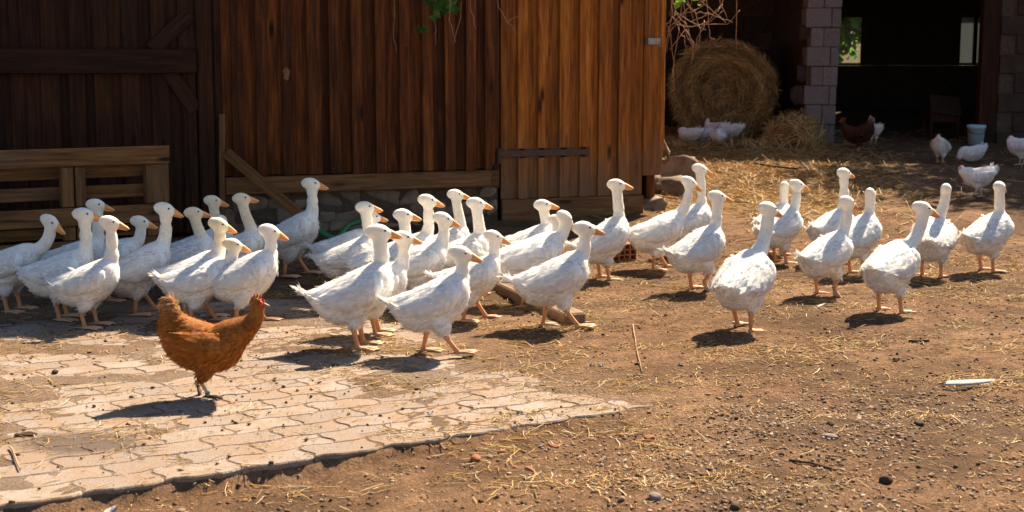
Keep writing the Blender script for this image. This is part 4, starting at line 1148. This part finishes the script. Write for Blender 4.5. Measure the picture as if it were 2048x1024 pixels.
PN = []
def bird(cfg, name, label, cat, group, foot_px, head_px, yaw, scale=1.0, hyaw=0.0, hpitch=-8, bp=0, legs='stand', colours=None, seed=0,
         sit=False, root_dz=0.0, head_local=None, extra=None, nfe=1.0, dirt=.5):
    r = np.random.default_rng(seed); rnd = random.Random(seed)
    yaw = math.radians(yaw)
    base = P(*foot_px)
    gzz = float(top_z(np.array([base.x]), np.array([base.y]))[0])
    gl = 0.0
    root = empty(name, (base.x, base.y, max(gzz, float(zg(base.y))) + root_dz), yaw)
    root.scale = (scale,) * 3
    tag(root, label, cat, group)
    fwd = Vector((math.cos(yaw), math.sin(yaw), 0)); lat = Vector((-math.sin(yaw), math.cos(yaw), 0))
    hy_ = 0.0
    if head_local is None:
        d = ray(*head_px); o = root.location
        c = d.normalized().dot(lat)
        if abs(math.cos(yaw)) > .42:
            t = (o - CAMP).dot(lat) / d.dot(lat); p = CAMP + d * t
            hx = (p - o).dot(fwd) / scale
        else: hx = 99
        lo_, hi_ = cfg.get('fwd_lim', (.12, .33))
        if not lo_ <= hx <= hi_:
            hx = min(max(hx, lo_), hi_) if hx < 50 else cfg['def_fwd']
            # keep the head on its line of sight: point at the right distance, small sideways swing
            q = o + fwd * hx * scale; t = q.y / d.y; p = CAMP + d * t
            hx = (p - o).dot(fwd) / scale if abs((p - o).dot(fwd) / scale - hx) < .1 else hx
            hy_ = max(-.09, min(.09, (p - o).dot(lat) / scale))
        hz = (p.z - o.z) / scale - cfg['head_drop']
    else: hx, hy_, hz = head_local
    HC = Vector((hx - cfg['head'][0] * .35, hy_, hz))
    bpr = math.radians(bp); pv = cfg['pivot']
    def rotp(x, z):
        return (x * math.cos(bpr) - (z - pv) * math.sin(bpr), pv + x * math.sin(bpr) + (z - pv) * math.cos(bpr))
    mb = MB(); m_ = 20
    bx = Vector((math.cos(bpr), 0, math.sin(bpr))); bz = Vector((-math.sin(bpr), 0, math.cos(bpr)))
    rings = []
    wob = rnd.uniform(.94, 1.08)
    for x, zc, ry, rz in cfg['body']:
        X, Z = rotp(x, zc)
        rings.append([Vector((X, 0, Z)) + Vector((0, 1, 0)) * ry * wob * math.cos(a) + bz * rz * math.sin(a) * (1.0 if math.sin(a) < 0 else .97) for a in [k * 2 * math.pi / m_ for k in range(m_)]])
    mb.loft(rings)
    if 'tail' in cfg:
        rings = []
        for (x, z), ry, rx in cfg['tail']:
            X, Z = rotp(x, z)
            rings.append([Vector((X, 0, Z)) + Vector((0, 1, 0)) * ry * math.cos(a) + bx * rx * math.sin(a) for a in [k * 2 * math.pi / 14 for k in range(14)]])
        mb.loft(rings)
    # neck: smooth curve from breast to head
    X, Z = rotp(*cfg['neck0']); n0 = Vector((X, 0, Z))
    n1 = n0 + bx * cfg['neck1'][0] + bz * cfg['neck1'][1]
    span = (HC - n0).length
    n2 = HC - Vector((math.cos(math.radians(hyaw)) * -.012, math.sin(math.radians(hyaw)) * -.012, span * .48))
    nl = []
    for i in range(13):
        t = i / 12
        nl.append(n0 * (1 - t) ** 3 + n1 * 3 * t * (1 - t) ** 2 + n2 * 3 * t * t * (1 - t) + (HC - Vector((0, 0, .006))) * t ** 3)
    nr_ = np.interp(np.linspace(0, 1, 13), np.linspace(0, 1, len(cfg['neck_r'])), cfg['neck_r'])
    mb.tube(nl, list(nr_), 16)
    # head
    hyr, hpr = math.radians(hyaw), math.radians(hpitch)
    hd = Vector((math.cos(hyr) * math.cos(hpr), math.sin(hyr) * math.cos(hpr), math.sin(hpr)))
    hl = Vector((-math.sin(hyr), math.cos(hyr), 0)); hu = hd.cross(hl)
    ha, hb, hc_ = cfg['head']
    rings = []
    for t in np.linspace(-.97, .97, 11):
        k = math.sqrt(1 - t * t) * (1.0 if t < .2 else 1 - .18 * (t - .2))
        rings.append([HC + hd * ha * t - hu * max(0, t) * .010 * ha / .07 + hl * hb * k * math.cos(a) + hu * hc_ * k * math.sin(a) for a in [q * 2 * math.pi / 16 for q in range(16)]])
    mb.loft(rings)
    mb.tube([HC + hd * ha * .25 - hu * hc_ * .10, HC + hd * ha * .70 - hu * hc_ * .20, HC + hd * (ha * .80 + cfg['beak'] * .10) - hu * hc_ * .24], [hb * .86, hb * .66, cfg['beak_w'] * 1.02], 14)
    # legs
    feet = []
    for sgn in (1, -1):
        hip = Vector((cfg['hip'][0], cfg['hip'][1] * sgn, cfg['hip'][2])); ank = Vector((cfg['ankle'][0], cfg['ankle'][1] * sgn, cfg['ankle'][2]))
        ft = Vector((.0, cfg['ankle'][1] * sgn * rnd.uniform(.9, 1.12), 0)); fp = 0.0
        if legs == 'stand': ft.x = .012 * sgn + rnd.uniform(-.02, .02); ank.x = ft.x - .02
        elif legs == 'stride':
            ft.x = .125 if sgn < 0 else -.075; ank.x = .055 if sgn < 0 else -.055; hip.x += .02 if sgn < 0 else -.01
            if sgn < 0: fp = .10; ft.z = .012
        elif legs == 'stride2':
            ft.x = .10 if sgn > 0 else -.07; ank.x = .035 if sgn > 0 else -.055; hip.x += .02 if sgn > 0 else -.01
        elif legs == 'lift':
            if sgn < 0: ft.x = -.01; ank.x = .05; ank.z += .01; ft.z = cfg['ankle'][2] * .45; fp = -1.2
            else: ft.x = .0; ank.x = -.02
        elif legs == 'lift_far':
            if sgn > 0: ft.x = -.055; ank.x = .0; ank.z -= .0; ft.z = cfg['ankle'][2] * .4; fp = -1.35
            else: ft.x = .02; ank.x = -.015
        X, Z = hip.x, hip.z
        if not sit:
            mid = hip.lerp(ank, .55) + Vector((.012, 0, 0))
            mb.tube([hip + Vector((0, -.006 * sgn, .03)), hip, mid, ank], [cfg['thigh'][0] * .8, cfg['thigh'][0], cfg['thigh'][0] * .72, cfg['thigh'][1]], 12)
        feet.append((hip, ank, ft, fp, sgn))
    me, co, nr = eval_remesh(mb, cfg['vox'])
    lump = (fbm(co[:, 0] * 11 + seed, co[:, 2] * 14 + np.abs(co[:, 1]) * 7, 2, seed % 40) - .37) * cfg.get('lump', .015) * np.clip((HC.z - .10 - co[:, 2]) / .08, .12, 1)
    co = co + nr * lump[:, None]
    me.vertices.foreach_set('co', co.astype(np.float32).ravel()); me.update()
    nr2 = np.empty(len(co) * 3, np.float32); me.vertex_normals.foreach_get('vector', nr2); nr = nr2.reshape(-1, 3).astype(float)
    # ---- colours
    C = colours
    def shade(p):
        t = np.clip((p[:, 2] - (n0.z + .08)) / .12, 0, 1)[:, None]
        return np.array(C['body']) * (1 - t) + np.array(C['head']) * t
    cb = shade(co)
    n3 = fbm(co[:, 0] * 9 + seed, co[:, 2] * 9 + co[:, 1] * 7, 3, seed % 50)
    mott = np.clip((n3 - .52) * 4, 0, 1)[:, None] * dirt
    cb = cb * (1 - mott) + np.array(C['dirt']) * mott
    set_col(me, cb)
    body = link('body', me, M[C['skin']], root)
    me.materials.clear(); me.materials.append(M[C['skin']])
    # ---- wings
    wv_, wf_ = [], []
    wing_pts = []
    for sgn in (1, -1):
        wb = MB(); rings = []
        for x, z, h in cfg['wing']:
            zc, ry, rz = body_r(cfg, x)
            ring_ = []
            for k in range(14):
                a = k * 2 * math.pi / 14
                zz_ = z + h * math.sin(a)
                q = max(-1, min(1, (zz_ - zc) / max(rz, .01)))
                yy = ry * math.sqrt(max(0.02, 1 - q * q)) * wob
                out = cfg['wing_out'] + .020 * math.cos(a) * min(1, h / .05)
                X, Z = rotp(x, zz_)
                out *= max(.15, math.sqrt(max(0, 1 - max(0, q) ** 2)))
                ring_.append(Vector((X, sgn * (yy + out + .002 - .012 * max(0, q) ** 4), Z - .010 * max(0, q) ** 4)))
            rings.append(ring_)
        wb.loft(rings)
        wme, wco, wnr = eval_remesh(wb, cfg['vox'] * .85, 3)
        set_col(wme, shade(wco))
        wme.materials.clear(); wme.materials.append(M[C['skin']])
        link('wing', wme, None, root)
        k = (wnr[:, 1] * sgn > -.1)
        wing_pts.append((wco[k], wnr[k]))
    # ---- plumage
    Vs, Fs, Cs = [], [], []; off = 0; PN.clear()
    def add(V, Fq, Cc):
        nonlocal off
        Vs.append(V); Fs.append(Fq + off); Cs.append(Cc); off += len(V)
    k = r.integers(0, len(co), int(cfg.get('nf', 1500) * nfe))
    p, nn = co[k] + r.normal(0, .003, (len(k), 3)), nr[k]
    hd_np = np.array(HC)
    neckness = np.clip((p[:, 2] - (n0.z + .03)) / .09, 0, 1) * (p[:, 0] > -.05)
    nearhead = np.linalg.norm(p - hd_np, axis=1) < max(cfg['head']) * 1.35
    keep = ~(nearhead & ((p - hd_np) @ np.array(hd) > cfg['head'][0] * .45))
    p, nn, neckness, nearhead = p[keep], nn[keep], neckness[keep], nearhead[keep]
    bdir = np.tile([-1.0, 0, -.22], (len(p), 1)) + r.normal(0, .22, (len(p), 3))
    low = np.clip((.25 - p[:, 2]) / .12, 0, 1)[:, None]
    bdir = bdir * (1 - low * .5) + np.array([-.3, 0, -1.0]) * low * .6
    tl = np.clip((-.19 - p[:, 0]) / .08, 0, 1)[:, None]
    bdir = bdir * (1 - tl) + (np.array([-1, 0, .45]) + r.normal(0, .15, (len(p), 3))) * tl
    ndir = np.tile([-.25, 0, -1.0], (len(p), 1)) + r.normal(0, .25, (len(p), 3))
    dd = bdir * (1 - neckness[:, None]) + ndir * neckness[:, None]
    sL = cfg.get('fsize', 1.0)
    L = (.040 * (1 - neckness) + .018 * neckness + .025 * tl[:, 0]) * r.uniform(.6, 1.25, len(p)) * np.where(nearhead, .45, 1) * sL
    Wd = L * np.where(neckness > .5, .10, .13) * r.uniform(.6, 1.2, len(p))
    lift = r.uniform(0, .30, len(p)) ** 1.6
    cf = shade(p) * r.uniform(.86, 1.06, (len(p), 1))
    if 'mix' in C:
        pal = np.array(C['mix']); cf = cf * (.55 + .45 * r.random((len(p), 1))) + pal[r.integers(0, len(pal), len(p))] * .5
    nf_ = fbm(p[:, 0] * 9 + seed, p[:, 2] * 9 + p[:, 1] * 7, 3, seed % 50); mt = np.clip((nf_ - .52) * 4, 0, 1)[:, None] * dirt
    cf = cf * (1 - mt) + np.array(C['dirt']) * mt
    if C.get('tailc') is not None:
        hi = np.clip((p[:, 2] - .40) / .04, 0, 1)[:, None] * (p[:, 0] < -.08)[:, None]; cf = cf * (1 - .7 * hi) + np.array(C['tailc']) * .7 * hi
    add(*plume(p, nn, dd, L, Wd, lift, np.clip(cf, 0, 1)))
    for (wc, wn_), sgn in zip(wing_pts, (1, -1)):
        # overlapping rows of wing feathers, long ones towards the tail
        xs_ = np.linspace(wc[:, 0].min() + .02, wc[:, 0].max() - .03, 11); kk = []
        for xr_ in xs_:
            c_ = np.where(np.abs(wc[:, 0] - xr_) < .012)[0]
            if len(c_) == 0: continue
            zs_ = np.arange(wc[c_, 2].min(), wc[c_, 2].max() + .004, .017) + r.uniform(-.004, .004)
            kk += [c_[np.argmin(np.abs(wc[c_, 2] - z_) - .3 * wc[c_, 1] * sgn)] for z_ in zs_]
        k = np.array(kk); p, nn = wc[k], wn_[k]
        t = np.clip((.12 - p[:, 0]) / .3, 0, 1)
        dd = np.tile([-1.0, 0, -.05], (len(p), 1)) + r.normal(0, .07, (len(p), 3)); dd[:, 2] += np.sin(bpr) * -1
        L = (.042 + .062 * t) * r.uniform(.9, 1.1, len(p)) * sL
        cf = shade(p) * r.uniform(.88, 1.06, (len(p), 1))
        if 'mix' in C: pal = np.array(C['mix']); cf = cf * (.5 + .4 * r.random((len(p), 1))) + pal[r.integers(0, len(pal), len(p))] * .5
        add(*plume(p, nn, dd, L, (.0125 + .002 * r.random(len(p))) * sL, r.uniform(.0, .045, len(p)), np.clip(cf, 0, 1)))
    # tail quills
    tx, tz = rotp(cfg['body'][1][0] + .05, cfg['body'][1][1] if 'tail' not in cfg else cfg['tail'][2][0][1])
    nq = 22
    p = np.stack([np.full(nq, tx) + r.normal(0, .01, nq), np.linspace(-.055, .055, nq) * (1 if 'tail' not in cfg else .4), np.full(nq, tz) + r.normal(0, .012, nq)], -1)
    dd = np.tile([-math.cos(bpr), 0, .32 - math.sin(bpr)], (nq, 1)) if 'tail' not in cfg else np.tile([-.35, 0, 1.0], (nq, 1))
    dd[:, 1] += p[:, 1] * 4; dd += r.normal(0, .08, (nq, 3))
    nn = np.tile([0.0, 0, 1], (nq, 1)) if 'tail' not in cfg else np.stack([np.zeros(nq), np.sign(p[:, 1] + 1e-6), np.zeros(nq)], -1)
    LL = r.uniform(.03, .05, nq) * (1 if 'tail' not in cfg else .7)
    add(*plume(p, nn, dd, LL, LL * .17, r.uniform(.0, .2, nq), np.clip(np.tile(C.get('tailc', C['body']), (nq, 1)) * r.uniform(.9, 1.05, (nq, 1)), 0, 1)))
    pm = mesh_np('plumage', np.vstack(Vs), np.vstack(Fs), np.vstack(Cs))
    nv = np.vstack(PN); nv /= np.linalg.norm(nv, axis=1, keepdims=True) + 1e-9
    pm.polygons.foreach_set('use_smooth', np.ones(len(pm.polygons), bool)); pm.normals_split_custom_set_from_vertices(nv.tolist())
    po = link('plumage', pm, M['feather'], root); po['kind'] = 'stuff'
    # ---- beak
    bb = MB(); B0 = HC + hd * (ha * .80) - hu * .012 * ha / .07
    down = -hu
    L_ = cfg['beak']; hh = cfg['beak_h']; ww = cfg['beak_w']
    rings = []
    for t, sh, sw, dz in ((-.25, 1.1, 1.05, .22), (0, 1.05, 1.0, .12), (.3, .82, .88, .0), (.6, .58, .76, -.16), (.82, .46, .66, -.28), (.95, .30, .50, -.38), (1.02, .12, .25, -.42)):
        rings.append([B0 + hd * L_ * t + hu * hh * dz + hl * ww * sw * math.cos(a) + hu * hh * sh * (max(0, math.sin(a)) + .45 * min(0, math.sin(a))) for a in [q * 2 * math.pi / 12 for q in range(12)]])
    bb.loft(rings); beak = bb.build('beak', M[C['beak']], root, sm=True)
    lb = MB(); rings = []
    for t, sh, sw in ((-.15, .4, .8), (.25, .34, .72), (.6, .24, .55), (.86, .1, .3)):
        rings.append([B0 + hd * L_ * t - hu * hh * (.45 + .30 * t) + hl * ww * sw * math.cos(a) + hu * hh * sh * math.sin(a) for a in [q * 2 * math.pi / 10 for q in range(10)]])
    lb.loft(rings); lb.build('lower_mandible', M[C['beak']], beak, sm=True)
    # ---- eyes
    for sgn in (1, -1):
        e = MB(); c = HC + hd * ha * .36 + hl * hb * .83 * sgn + hu * hc_ * .26; er = hc_ * .15
        e.loft([[c + hd * er * math.cos(a) * math.sin(b) + hu * er * math.sin(a) * math.sin(b) + hl * er * .7 * math.cos(b) for a in [q * 2 * math.pi / 8 for q in range(8)]] for b in (.25, .8, 1.57, 2.3, 2.9)])
        e.build('eye', M['eye'], root, sm=True)
    # ---- legs and feet
    if not sit:
        for hip, ank, ft, fp, sgn in feet:
            lb = MB(); sr = cfg['shank']
            kn = ank.lerp(ft, .55)
            ftop = ft + Vector((0, 0, .018))
            lb.tube([ank + Vector((0, 0, .03)), ank, ank.lerp(ftop, .3), ank.lerp(ftop, .75), ftop, ftop - Vector((-.004, 0, .010))], [sr * 1.05, sr * 1.25, sr * .98, sr * .9, sr * 1.1, sr * .9], 9)
            leg = lb.build('leg', M[C['leg']], root, sm=True)
            if C.get('ring') and sgn < 0:
                rb = MB(); rb.tube([ank.lerp(ftop, .78), ank.lerp(ftop, .92)], sr * 1.5, 10); rb.build('leg_ring', M['cyan_ring'], leg)
            R = Matrix.Rotation(-fp, 3, 'Y') @ Matrix.Rotation(sgn * .12 + rnd.uniform(-.1, .1), 3, 'Z')
            fb = MB()
            if cfg['web']:
                toes = [Vector((.108, .052, 0)), Vector((.130, 0, 0)), Vector((.104, -.052, 0))]
                org = Vector((-.012, 0, .010))
                for tt in toes: fb.tube([ftop * 0 + org, tt * .5 + Vector((0, 0, .010)), tt + Vector((0, 0, .004))], [.011, .0085, .005], 6)
                fb.tube([org, org + Vector((-.03, 0, -.004))], [.008, .003], 6)
                for a_, b_ in ((toes[0], toes[1]), (toes[1], toes[2])):
                    mt_ = (a_ + b_) * .44
                    v = [org, a_ * .55, a_ * .96, mt_, b_ * .96, b_ * .55]
                    vt = [Vector((q.x, q.y, .0085)) for q in v]; vb = [Vector((q.x, q.y, .0035)) for q in v]
                    fb.add(vt + vb, [(0, 1, 2, 3), (0, 3, 4, 5), (9, 8, 7, 6), (11, 10, 9, 6)] + [(i, 6 + i, 6 + (i + 1) % 6, (i + 1) % 6) for i in range(6)])
            else:
                org = Vector((0, 0, .012))
                for tt in (Vector((.055, .035, 0)), Vector((.07, 0, 0)), Vector((.055, -.035, 0)), Vector((-.035, .012, 0))):
                    fb.tube([org, tt * .55 + Vector((0, 0, .011)), tt + Vector((0, 0, .003))], [.008, .0065, .003], 6)
            fb.v = [tuple(R @ Vector(q) + ft) for q in fb.v]
            fb.build('foot', M[C['foot']], leg, sm=True)
    if extra: extra(root, HC, hd, hl, hu, ha, hb, hc_)
    return root

def comb_fn(mat='comb', big=1.0):
    def fn(root, HC, hd, hl, hu, ha, hb, hc_):
        mb = MB(); pr = []
        for i in range(11):
            t = i / 10; pr.append((ha * (-.75 + 1.75 * t), hc_ * .75 + big * .030 * math.sin(math.pi * min(1, t * 1.0 + .05)) * (.65 + .35 * math.cos(i * math.pi)) - .012 * t))
        n = len(pr)
        for s in (1, -1):
            pass
        v = [HC + hd * x + hu * (hc_ * .45) + hl * .005 for x, z in pr] + [HC + hd * x + hu * z + hl * .0015 for x, z in pr] + [HC + hd * x + hu * z - hl * .0015 for x, z in pr] + [HC + hd * x + hu * (hc_ * .45) - hl * .005 for x, z in pr]
        f = []
        for k in range(3):
            for i in range(n - 1): f.append((k * n + i, k * n + i + 1, (k + 1) * n + i + 1, (k + 1) * n + i))
        f += [(0, n, 2 * n, 3 * n), (n - 1, 4 * n - 1, 3 * n - 1, 2 * n - 1)]
        mb.add(v, f); mb.build('comb', M[mat], root)
        for s in (1, -1):
            w = MB(); c = HC + hd * ha * .62 + hl * hb * .45 * s - hu * hc_ * .75
            w.loft([[c + hd * .010 * k * math.cos(a) + hl * .004 * k * math.sin(a) - hu * z for a in [q * 2 * math.pi / 8 for q in range(8)]] for z, k in ((-.012, .4), (0, .9), (.012 * big, 1.05), (.022 * big, .5))])
            w.build('wattle', M[mat], root, sm=True)
            w = MB(); c = HC + hd * ha * .42 + hl * hb * .80 * s
            w.loft([[c + hd * .014 * k * math.cos(a) + hu * .013 * k * math.sin(a) + hl * s * z for a in [q * 2 * math.pi / 8 for q in range(8)]] for z, k in ((-.004, 1), (.002, .8), (.003, .2))])
            w.build('face_patch', M[mat], root, sm=True)
    return fn

for nm_, w_ in (('bird_skin', .55),):
    bs_ = M[nm_].node_tree.nodes['Principled BSDF']
    bs_.inputs['Subsurface Weight'].default_value = w_; bs_.inputs['Subsurface Radius'].default_value = (1, .9, .78); bs_.inputs['Subsurface Scale'].default_value = .035
WHITE = dict(body=(.90, .88, .845), head=(.87, .82, .71), dirt=(.60, .53, .44), skin='bird_skin', beak='beak', leg='goose_leg', foot='goose_foot')
GRP = 'young white geese walking across the farmyard'
#  foot px, head-top px, yaw, scale, head yaw, head pitch, body pitch, legs, label
GEESE = [
 ((25, 624), (108, 430), -4, 1.0, 0, -32, 2, 'stand', 'white goose cut by the left picture edge, head bent down in the shade'),
 ((158, 606), (200, 397), 5, .98, 0, -8, 4, 'stand', 'shaded white goose right before the pallet, only head and neck above the others'),
 ((128, 638), (176, 415), 2, 1.0, 0, -6, 4, 'stand', 'white goose second from the left front, bright head just below the pallet goose'),
 ((182, 654), (228, 431), 2, .98, 0, -8, 6, 'stand', 'foremost white goose at the left, standing nearest the paving'),
 ((228, 602), (288, 431), 4, .95, 0, -10, 0, 'stand', 'shaded white goose between the left group and the upright lit goose'),
 ((285, 627), (338, 404), 28, 1.05, -22, -14, 12, 'stand', 'upright white goose with orange beak in front of the dark gate post'),
 ((378, 600), (395, 413), 20, .95, -10, -6, 8, 'stand', 'slim necked white goose right of the upright lit goose'),
 ((400, 578), (433, 390), 12, .95, 0, -4, 4, 'stand', 'cream headed goose in front of the wooden stake'),
 ((420, 580), (450, 430), 8, .9, 60, -20, 0, 'stand', 'goose almost hidden in shade with its head turned to the wall'),
 ((478, 582), (491, 385), 10, .95, 0, -4, 5, 'stand', 'shaded goose under the slanting lath with cream head'),
 ((392, 640), (446, 435), 5, 1.0, 0, -18, 4, 'stand', 'cream headed goose behind the low yellowish headed one above the hen'),
 ((402, 648), (474, 476), 8, .95, 0, -18, 2, 'stride2', 'low goose with yellowish head directly behind the brown hen'),
 ((495, 648), (548, 448), 5, 1.02, 0, -14, 6, 'stride2', 'white goose whose breast is right above the brown hen'),
 ((588, 556), (630, 355), 8, 1.06, 0, -10, 14, 'stand', 'tall upright goose in shade standing alone before the sill beam'),
 ((705, 598), (738, 402), 4, 1.0, 0, -6, 6, 'stand', 'lit white goose in front of the green hose'),
 ((690, 575), (752, 423), 6, .92, 0, -4, 0, 'stand', 'shaded goose hidden behind the one at the green hose'),
 ((718, 697), (768, 447), 4, 1.06, 0, -10, 10, 'stand', 'large front goose with raised neck at the left of the middle group'),
 ((755, 668), (815, 461), 6, 1.0, 0, -12, 6, 'stand', 'goose half hidden behind the large front goose of the middle group'),
 ((770, 612), (815, 417), 4, .98, 0, -8, 4, 'stand', 'lit goose in the second row, head just over the front middle pair'),
 ((815, 592), (863, 388), 6, 1.02, 0, -8, 6, 'stand', 'lit goose with high head between the second row and sill beam'),
 ((835, 618), (895, 424), 8, 1.0, 0, -12, 8, 'stand', 'large lit goose with curved neck in the centre of the middle group'),
 ((893, 565), (918, 378), 10, .95, 0, -4, 4, 'stand', 'bluish shaded goose farthest back in the middle group'),
 ((925, 598), (960, 394), 4, 1.0, 0, -12, 8, 'stand', 'tall lit goose at the right of the middle group before the door edge'),
 ((872, 710), (932, 491), 2, 1.0, 0, -8, 8, 'stride', 'foremost walking goose stepping out on the paving'),
 ((945, 642), (995, 460), 5, .95, 0, -8, 4, 'stride2', 'small headed goose just behind the foremost walking goose'),
 ((1062, 565), (1093, 398), 8, .95, 0, -6, 2, 'stand', 'fluffy goose in front of the door hinge side'),
 ((1060, 610), (1138, 422), 14, 1.08, 25, -35, 4, 'stride2', 'broad white goose with head dipped behind the striding goose'),
 ((1080, 575), (1118, 428), 12, .9, 20, -10, 0, 'stand', 'goose hidden behind the broad goose with dipped head'),
 ((1112, 658), (1178, 442), 4, 1.02, 0, -8, 8, 'stride', 'striding goose stepping over the grey timber'),
 ((1208, 562), (1240, 357), 22, 1.05, -18, -6, 18, 'stand', 'upright goose with orange beak in front of the barn door'),
 ((1315, 542), (1385, 353), 14, 1.02, -12, -24, 6, 'stride2', 'striding goose beside the corner boulders with sleek wing'),
 ((1378, 512), (1405, 327), 30, .98, -25, -14, 6, 'stand', 'goose behind, its head highest among the pair at the boulders'),
 ((1395, 585), (1440, 380), 32, 1.0, -14, -14, 12, 'lift', 'goose standing on one leg, right of the boulder pair'),
 ((1485, 664), (1540, 402), 58, 1.06, -18, -14, 10, 'stand', 'big goose seen from behind, foremost of the right half'),
 ((1558, 528), (1598, 358), 38, .98, -22, -8, 10, 'stand', 'greyish flanked goose behind the big rear view goose'),
 ((1548, 512), (1572, 362), 48, .95, 40, -10, 4, 'stand', 'goose whose neck shows just left of the greyish flanked one'),
 ((1662, 528), (1692, 335), 42, 1.0, -20, -14, 4, 'stand', 'farthest goose of the right group with raised head'),
 ((1650, 592), (1700, 391), 40, 1.0, -10, -18, 6, 'lift', 'goose lifting one foot in the middle of the right group'),
 ((1712, 552), (1745, 378), 40, .98, 30, -42, 12, 'stand', 'goose with beak pointing down between two right group geese'),
 ((1778, 628), (1850, 402), 50, 1.04, -42, -14, 6, 'stand', 'large goose with brown orange beak in profile at the right'),
 ((1862, 556), (1893, 367), 68, 1.0, 10, -20, 8, 'stand', 'goose facing straight away behind the large right goose'),
 ((1972, 546), (2004, 362), 34, 1.0, 12, -14, 8, 'stand', 'rightmost goose standing apart near the picture edge'),
]
for i, (fp_, hp_, yw, sc, hy, hpi, bpi, lg, lab) in enumerate(GEESE):
    rr_ = random.Random(900 + i)
    cw = dict(WHITE)
    k = rr_.uniform(.93, 1.0)
    if any(w in lab for w in ('cream', 'yellowish', 'slim')): cw['head'] = (.80, .70, .52)
    cw['body'] = tuple(x * k for x in cw['body'])
    hy += rr_.uniform(-9, 9); hpi += rr_.uniform(-6, 6); bpi += rr_.uniform(-3, 4); sc *= rr_.uniform(.965, 1.03)
    if lg == 'stand' and rr_.random() < .4: lg = 'stride2'
    dirt = .75 if 'greyish' in lab else rr_.uniform(.1, .32)
    bird(GOOSE, 'goose', lab, 'goose', GRP, fp_, hp_, yw, sc * .91, hy, hpi, bpi * .55, lg, cw, 100 + i, dirt=dirt)

BROWN = dict(body=(.34, .112, .017), head=(.38, .13, .02), dirt=(.15, .04, .008), skin='hen_skin', beak='hen_beak', leg='hen_leg', foot='hen_foot',
             mix=[(.44, .16, .026), (.20, .055, .009), (.62, .29, .065), (.14, .038, .007), (.36, .125, .02)], tailc=(.50, .31, .16), ring=True)
HEN['fwd_lim'] = (.10, .32); HEN['nf'] = 2200; HEN['fsize'] = .8; HEN['lump'] = .010
bird(HEN, 'hen', 'brown hen with red comb walking on the paving in the foreground', 'hen', None, (412, 795), (520, 592), 3, 1.0, 0, -6, 0, 'lift_far', BROWN, 501, extra=comb_fn(), nfe=1.6)
B2 = dict(BROWN); B2['ring'] = False; B2['body'] = (.06, .02, .007); B2['head'] = (.08, .027, .009); B2['mix'] = [(.06, .02, .007), (.04, .013, .005)]; B2['tailc'] = (.72, .60, .46)
bird(HEN, 'hen', 'dark brown hen with pale tail in the shade by the block pier', 'hen', None, (1716, 306), (1697, 243), 172, 1.0, 0, -4, 0, 'stand', B2, 502, extra=comb_fn(), head_local=(.23, 0, .44), nfe=.8)
CW = dict(body=(.80, .76, .72), head=(.78, .66, .58), dirt=(.62, .46, .40), skin='bird_skin', beak='hen_beak', leg='hen_leg', foot='hen_leg')
CG = 'white chickens around the shed'
CH = dict(HEN); CH['nf'] = 1200
CH['body'] = [(-.235, .315, .015, .012), (-.205, .305, .045, .035), (-.165, .285, .080, .075), (-.115, .262, .105, .108), (-.05, .245, .118, .122), (.02, .238, .122, .122), (.09, .242, .115, .115), (.145, .255, .09, .094), (.180, .268, .056, .062), (.195, .275, .025, .03)]
CH['tail'] = [((-.16, .30), .05, .045), ((-.195, .335), .036, .036), ((-.215, .362), .02, .022), ((-.225, .375), .006, .008)]
CH['wing'] = [(x, z - .012, h) for x, z, h in HEN['wing'][:-1]] + [(-.165, .295, .012)]
def chick(label, foot, yaw, sc, head, legs='stand', sit=False, dz=0, bp=0, hp=-10, seed=0):
    bird(CH, 'chicken', label, 'chicken', CG, foot, (0, 0), yaw, sc, 0, hp, bp, legs, dict(CW), 600 + seed, sit=sit, root_dz=dz, extra=comb_fn(), head_local=head, nfe=.8, dirt=.6)
chick('white chicken walking left in the dappled shade behind the rightmost goose', (1955, 398), 184, .88, (.23, 0, .36), 'stride2', seed=1, bp=-4)
chick('white chicken with its head down, seen from behind, left of the bucket', (1880, 327), 60, .85, (.22, -.02, .18), 'stand', seed=2, bp=-16, hp=-40)
chick('white chicken crouching below the blue bucket and facing left', (1945, 326), 186, .85, (.235, 0, .19), 'stand', True, -.09, seed=3, bp=-8)
chick('white chicken cut by the right picture edge below the shed wall', (2043, 332), 150, .95, (.17, 0, .36), 'stand', seed=4)
chick('pale chicken deep in the dark shed behind the brown hen', (1745, 290), 120, .8, (.18, 0, .34), 'stand', seed=5)
MZ = .06
chick('leftmost white chicken lying on the straw before the round bale', (1380, 295), 165, .85, (.19, 0, .33), 'stand', True, -.10 + MZ, seed=6)
chick('white chicken lying in the middle of the resting group', (1408, 292), 20, .8, (.20, .0, .30), 'stand', True, -.10 + MZ, seed=7)
chick('front white chicken of the resting group, facing the camera', (1436, 297), 250, .85, (.17, 0, .34), 'stand', True, -.10 + MZ, seed=8)
chick('white chicken with raised head at the back of the resting group', (1432, 285), 160, .85, (.17, 0, .40), 'stand', True, -.08 + MZ, seed=9)
chick('rightmost white chicken of the resting group with tail to the right', (1460, 288), 168, .9, (.19, 0, .32), 'stand', True, -.10 + MZ, seed=10)
